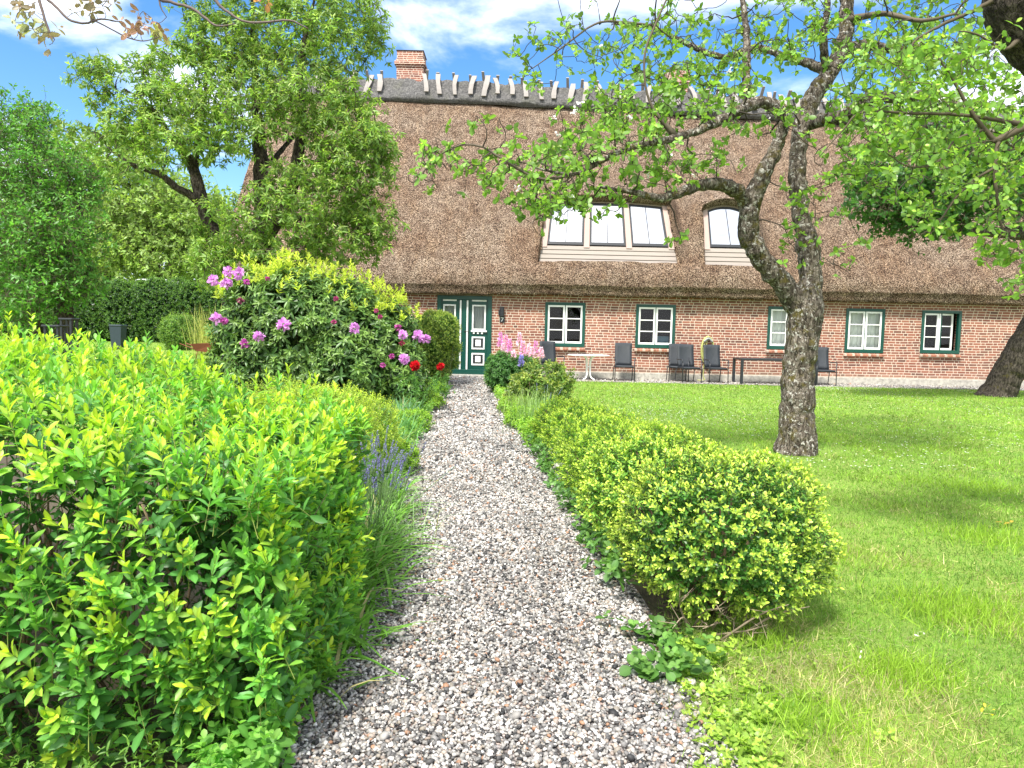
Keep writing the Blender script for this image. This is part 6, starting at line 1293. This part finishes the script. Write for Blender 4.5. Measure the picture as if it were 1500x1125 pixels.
# wheelbarrow, wheel towards the house
c = P(304, 500, 28.5); z0 = float(gz(0, 28.5)); wb = thing('wheelbarrow', 'rust red wheelbarrow with a black wheel beside the house corner', 'wheelbarrow', (c[0], 28.5, z0)); M_RUST = paint('rusty_red', (.22, .07, .035), .7, 20, .4)
g = Geo(); V = [[c[0] + x, 28.5 + y, z0 + z] for x, y, z in [(-.38, -.25, .35), (.15, -.25, .30), (.15, .25, .30), (-.38, .25, .35), (-.5, -.34, .62), (.42, -.32, .66), (.42, .32, .66), (-.5, .34, .62)]]
g.add(np.array(V), np.array([[0, 1, 5, 4], [1, 2, 6, 5], [2, 3, 7, 6], [3, 0, 4, 7], [3, 2, 1, 0]])); g.build('tray', M_RUST, wb, smooth=False, col=False)
tor = Geo(); an = np.linspace(0, 2 * math.pi, 25); tube(tor, [[c[0] + .52 + .17 * math.cos(a), 28.5, z0 + .22 + .17 * math.sin(a)] for a in an], .045, 8, cap=False); w = tor.build('wheel', M_TYRE, wb, col=False); g = Geo(); tube(g, [[c[0] + .52, 28.47, z0 + .22], [c[0] + .52, 28.53, z0 + .22]], .13, 16); g.build('rim', M_VAN, w, smooth=False, col=False)
for s in (-1, 1):
    g = Geo(); tube(g, [[c[0] + .52, 28.5 + s * .08, z0 + .22], [c[0] + .1, 28.5 + s * .18, z0 + .30], [c[0] - .5, 28.5 + s * .26, z0 + .45], [c[0] - .95, 28.5 + s * .28, z0 + .62]], .018, 7); g.build('handle', M_RUST, wb, col=False)
    g = Geo(); tube(g, [[c[0] - .3, 28.5 + s * .22, z0 + .38], [c[0] - .36, 28.5 + s * .24, z0]], .016, 7); g.build('leg', M_RUST, wb, col=False)
# ---------------------------------------------------------------- boughs with reddish young leaves overhead, tree stands behind the camera on the left
root = thing('walnut_tree', 'bare grey boughs with bronze young leaves hanging in at the top left', 'tree', (-5.2, .2, 0))
B0 = smooth_path(np.array([[-5.2, .2, -.1, .24], [-5.2, .25, 1.0, .20], [-5.1, .4, 2.2, .17], [-4.6, .8, 3.2, .12], [-3.4, 1.9, 3.75, .075], [*P(150, -220, 3.0), .045]]), 6)
trunk_mesh(root, [B0], M_BARK, .03, .02)
tg = Geo(); lg = Geo(); rng = np.random.default_rng(123); BC = C_(.14, .11, .10)
A1 = limb([(150, -220, 3.0, .04), (70, -80, 3.1, .022), (55, -20, 3.2, .012), (62, 15, 3.2, .008), (72, 45, 3.2, .006), (80, 58, 3.2, .003)], 5, .1, 71)
A2 = limb([(55, -12, 3.2, .009), (80, 8, 3.2, .008), (100, 28, 3.2, .007), (125, 34, 3.2, .006), (148, 28, 3.2, .005), (175, 32, 3.2, .003)], 5, .1, 72)
A3 = limb([(135, 28, 3.2, .005), (158, 40, 3.2, .004), (185, 54, 3.2, .004), (210, 60, 3.2, .003), (235, 54, 3.2, .002)], 5, .1, 73)
A4 = limb([(150, -220, 3.0, .04), (220, -60, 3.2, .016), (232, -5, 3.3, .010), (250, 3, 3.3, .009), (280, 12, 3.3, .009), (300, 26, 3.3, .008), (318, 38, 3.3, .006), (345, 35, 3.3, .003)], 5, .1, 74)
A5 = limb([(280, -80, 3.3, .018), (315, -2, 3.3, .010), (335, 18, 3.3, .008), (360, 32, 3.3, .007), (395, 32, 3.3, .007), (425, 30, 3.3, .006), (452, 42, 3.3, .003)], 5, .1, 75)
A6 = limb([(232, -5, 3.3, .006), (236, 12, 3.3, .004), (244, 25, 3.3, .002)], 4, .1, 76)
for q in (A1, A2, A3, A4, A5, A6): q[:, 3] *= .72; tube(tg, q[:, :3], q[:, 3], 7, BC)
def sprays(px, py, Y, n, c0, c1, L=.042, sp=14):
    cl = np.array([P(px + rng.normal(0, sp), py + rng.normal(0, sp * .6), Y + rng.normal(0, .04)) for _ in range(n)]); 
    e = space_fill([A1, A2, A3, A4, A5, A6], cl, rng, tg, BC, .0012, maxr=.003, wob=.1); shoots(lg, rng, cl, nz(e + rdirs(rng, n) * .7), .035, 2, L, .5, np.array(c0), np.array(c1), LEAF12, whorl=2, droop=.35, a0=1.2, a1=.6)
BR0, BR1 = (.26, .22, .14), (.42, .26, .20)
sprays(50, 35, 3.2, 12, (.30, .32, .17), (.42, .38, .24)); sprays(40, 18, 3.2, 9, BR0, BR1); sprays(70, 54, 3.2, 5, BR0, (.5, .3, .25)); sprays(135, 10, 3.2, 14, BR0, BR1, sp=16); sprays(200, 36, 3.2, 14, (.40, .22, .17), (.46, .32, .26), sp=16); sprays(232, 50, 3.2, 5, (.34, .34, .12), (.42, .36, .16), sp=8); sprays(385, 4, 3.3, 5, (.55, .26, .12), (.6, .35, .2), sp=7)
lg.build('young_leaves', M_LEAF, root); tg.build('twigs', M_TWIG, root)
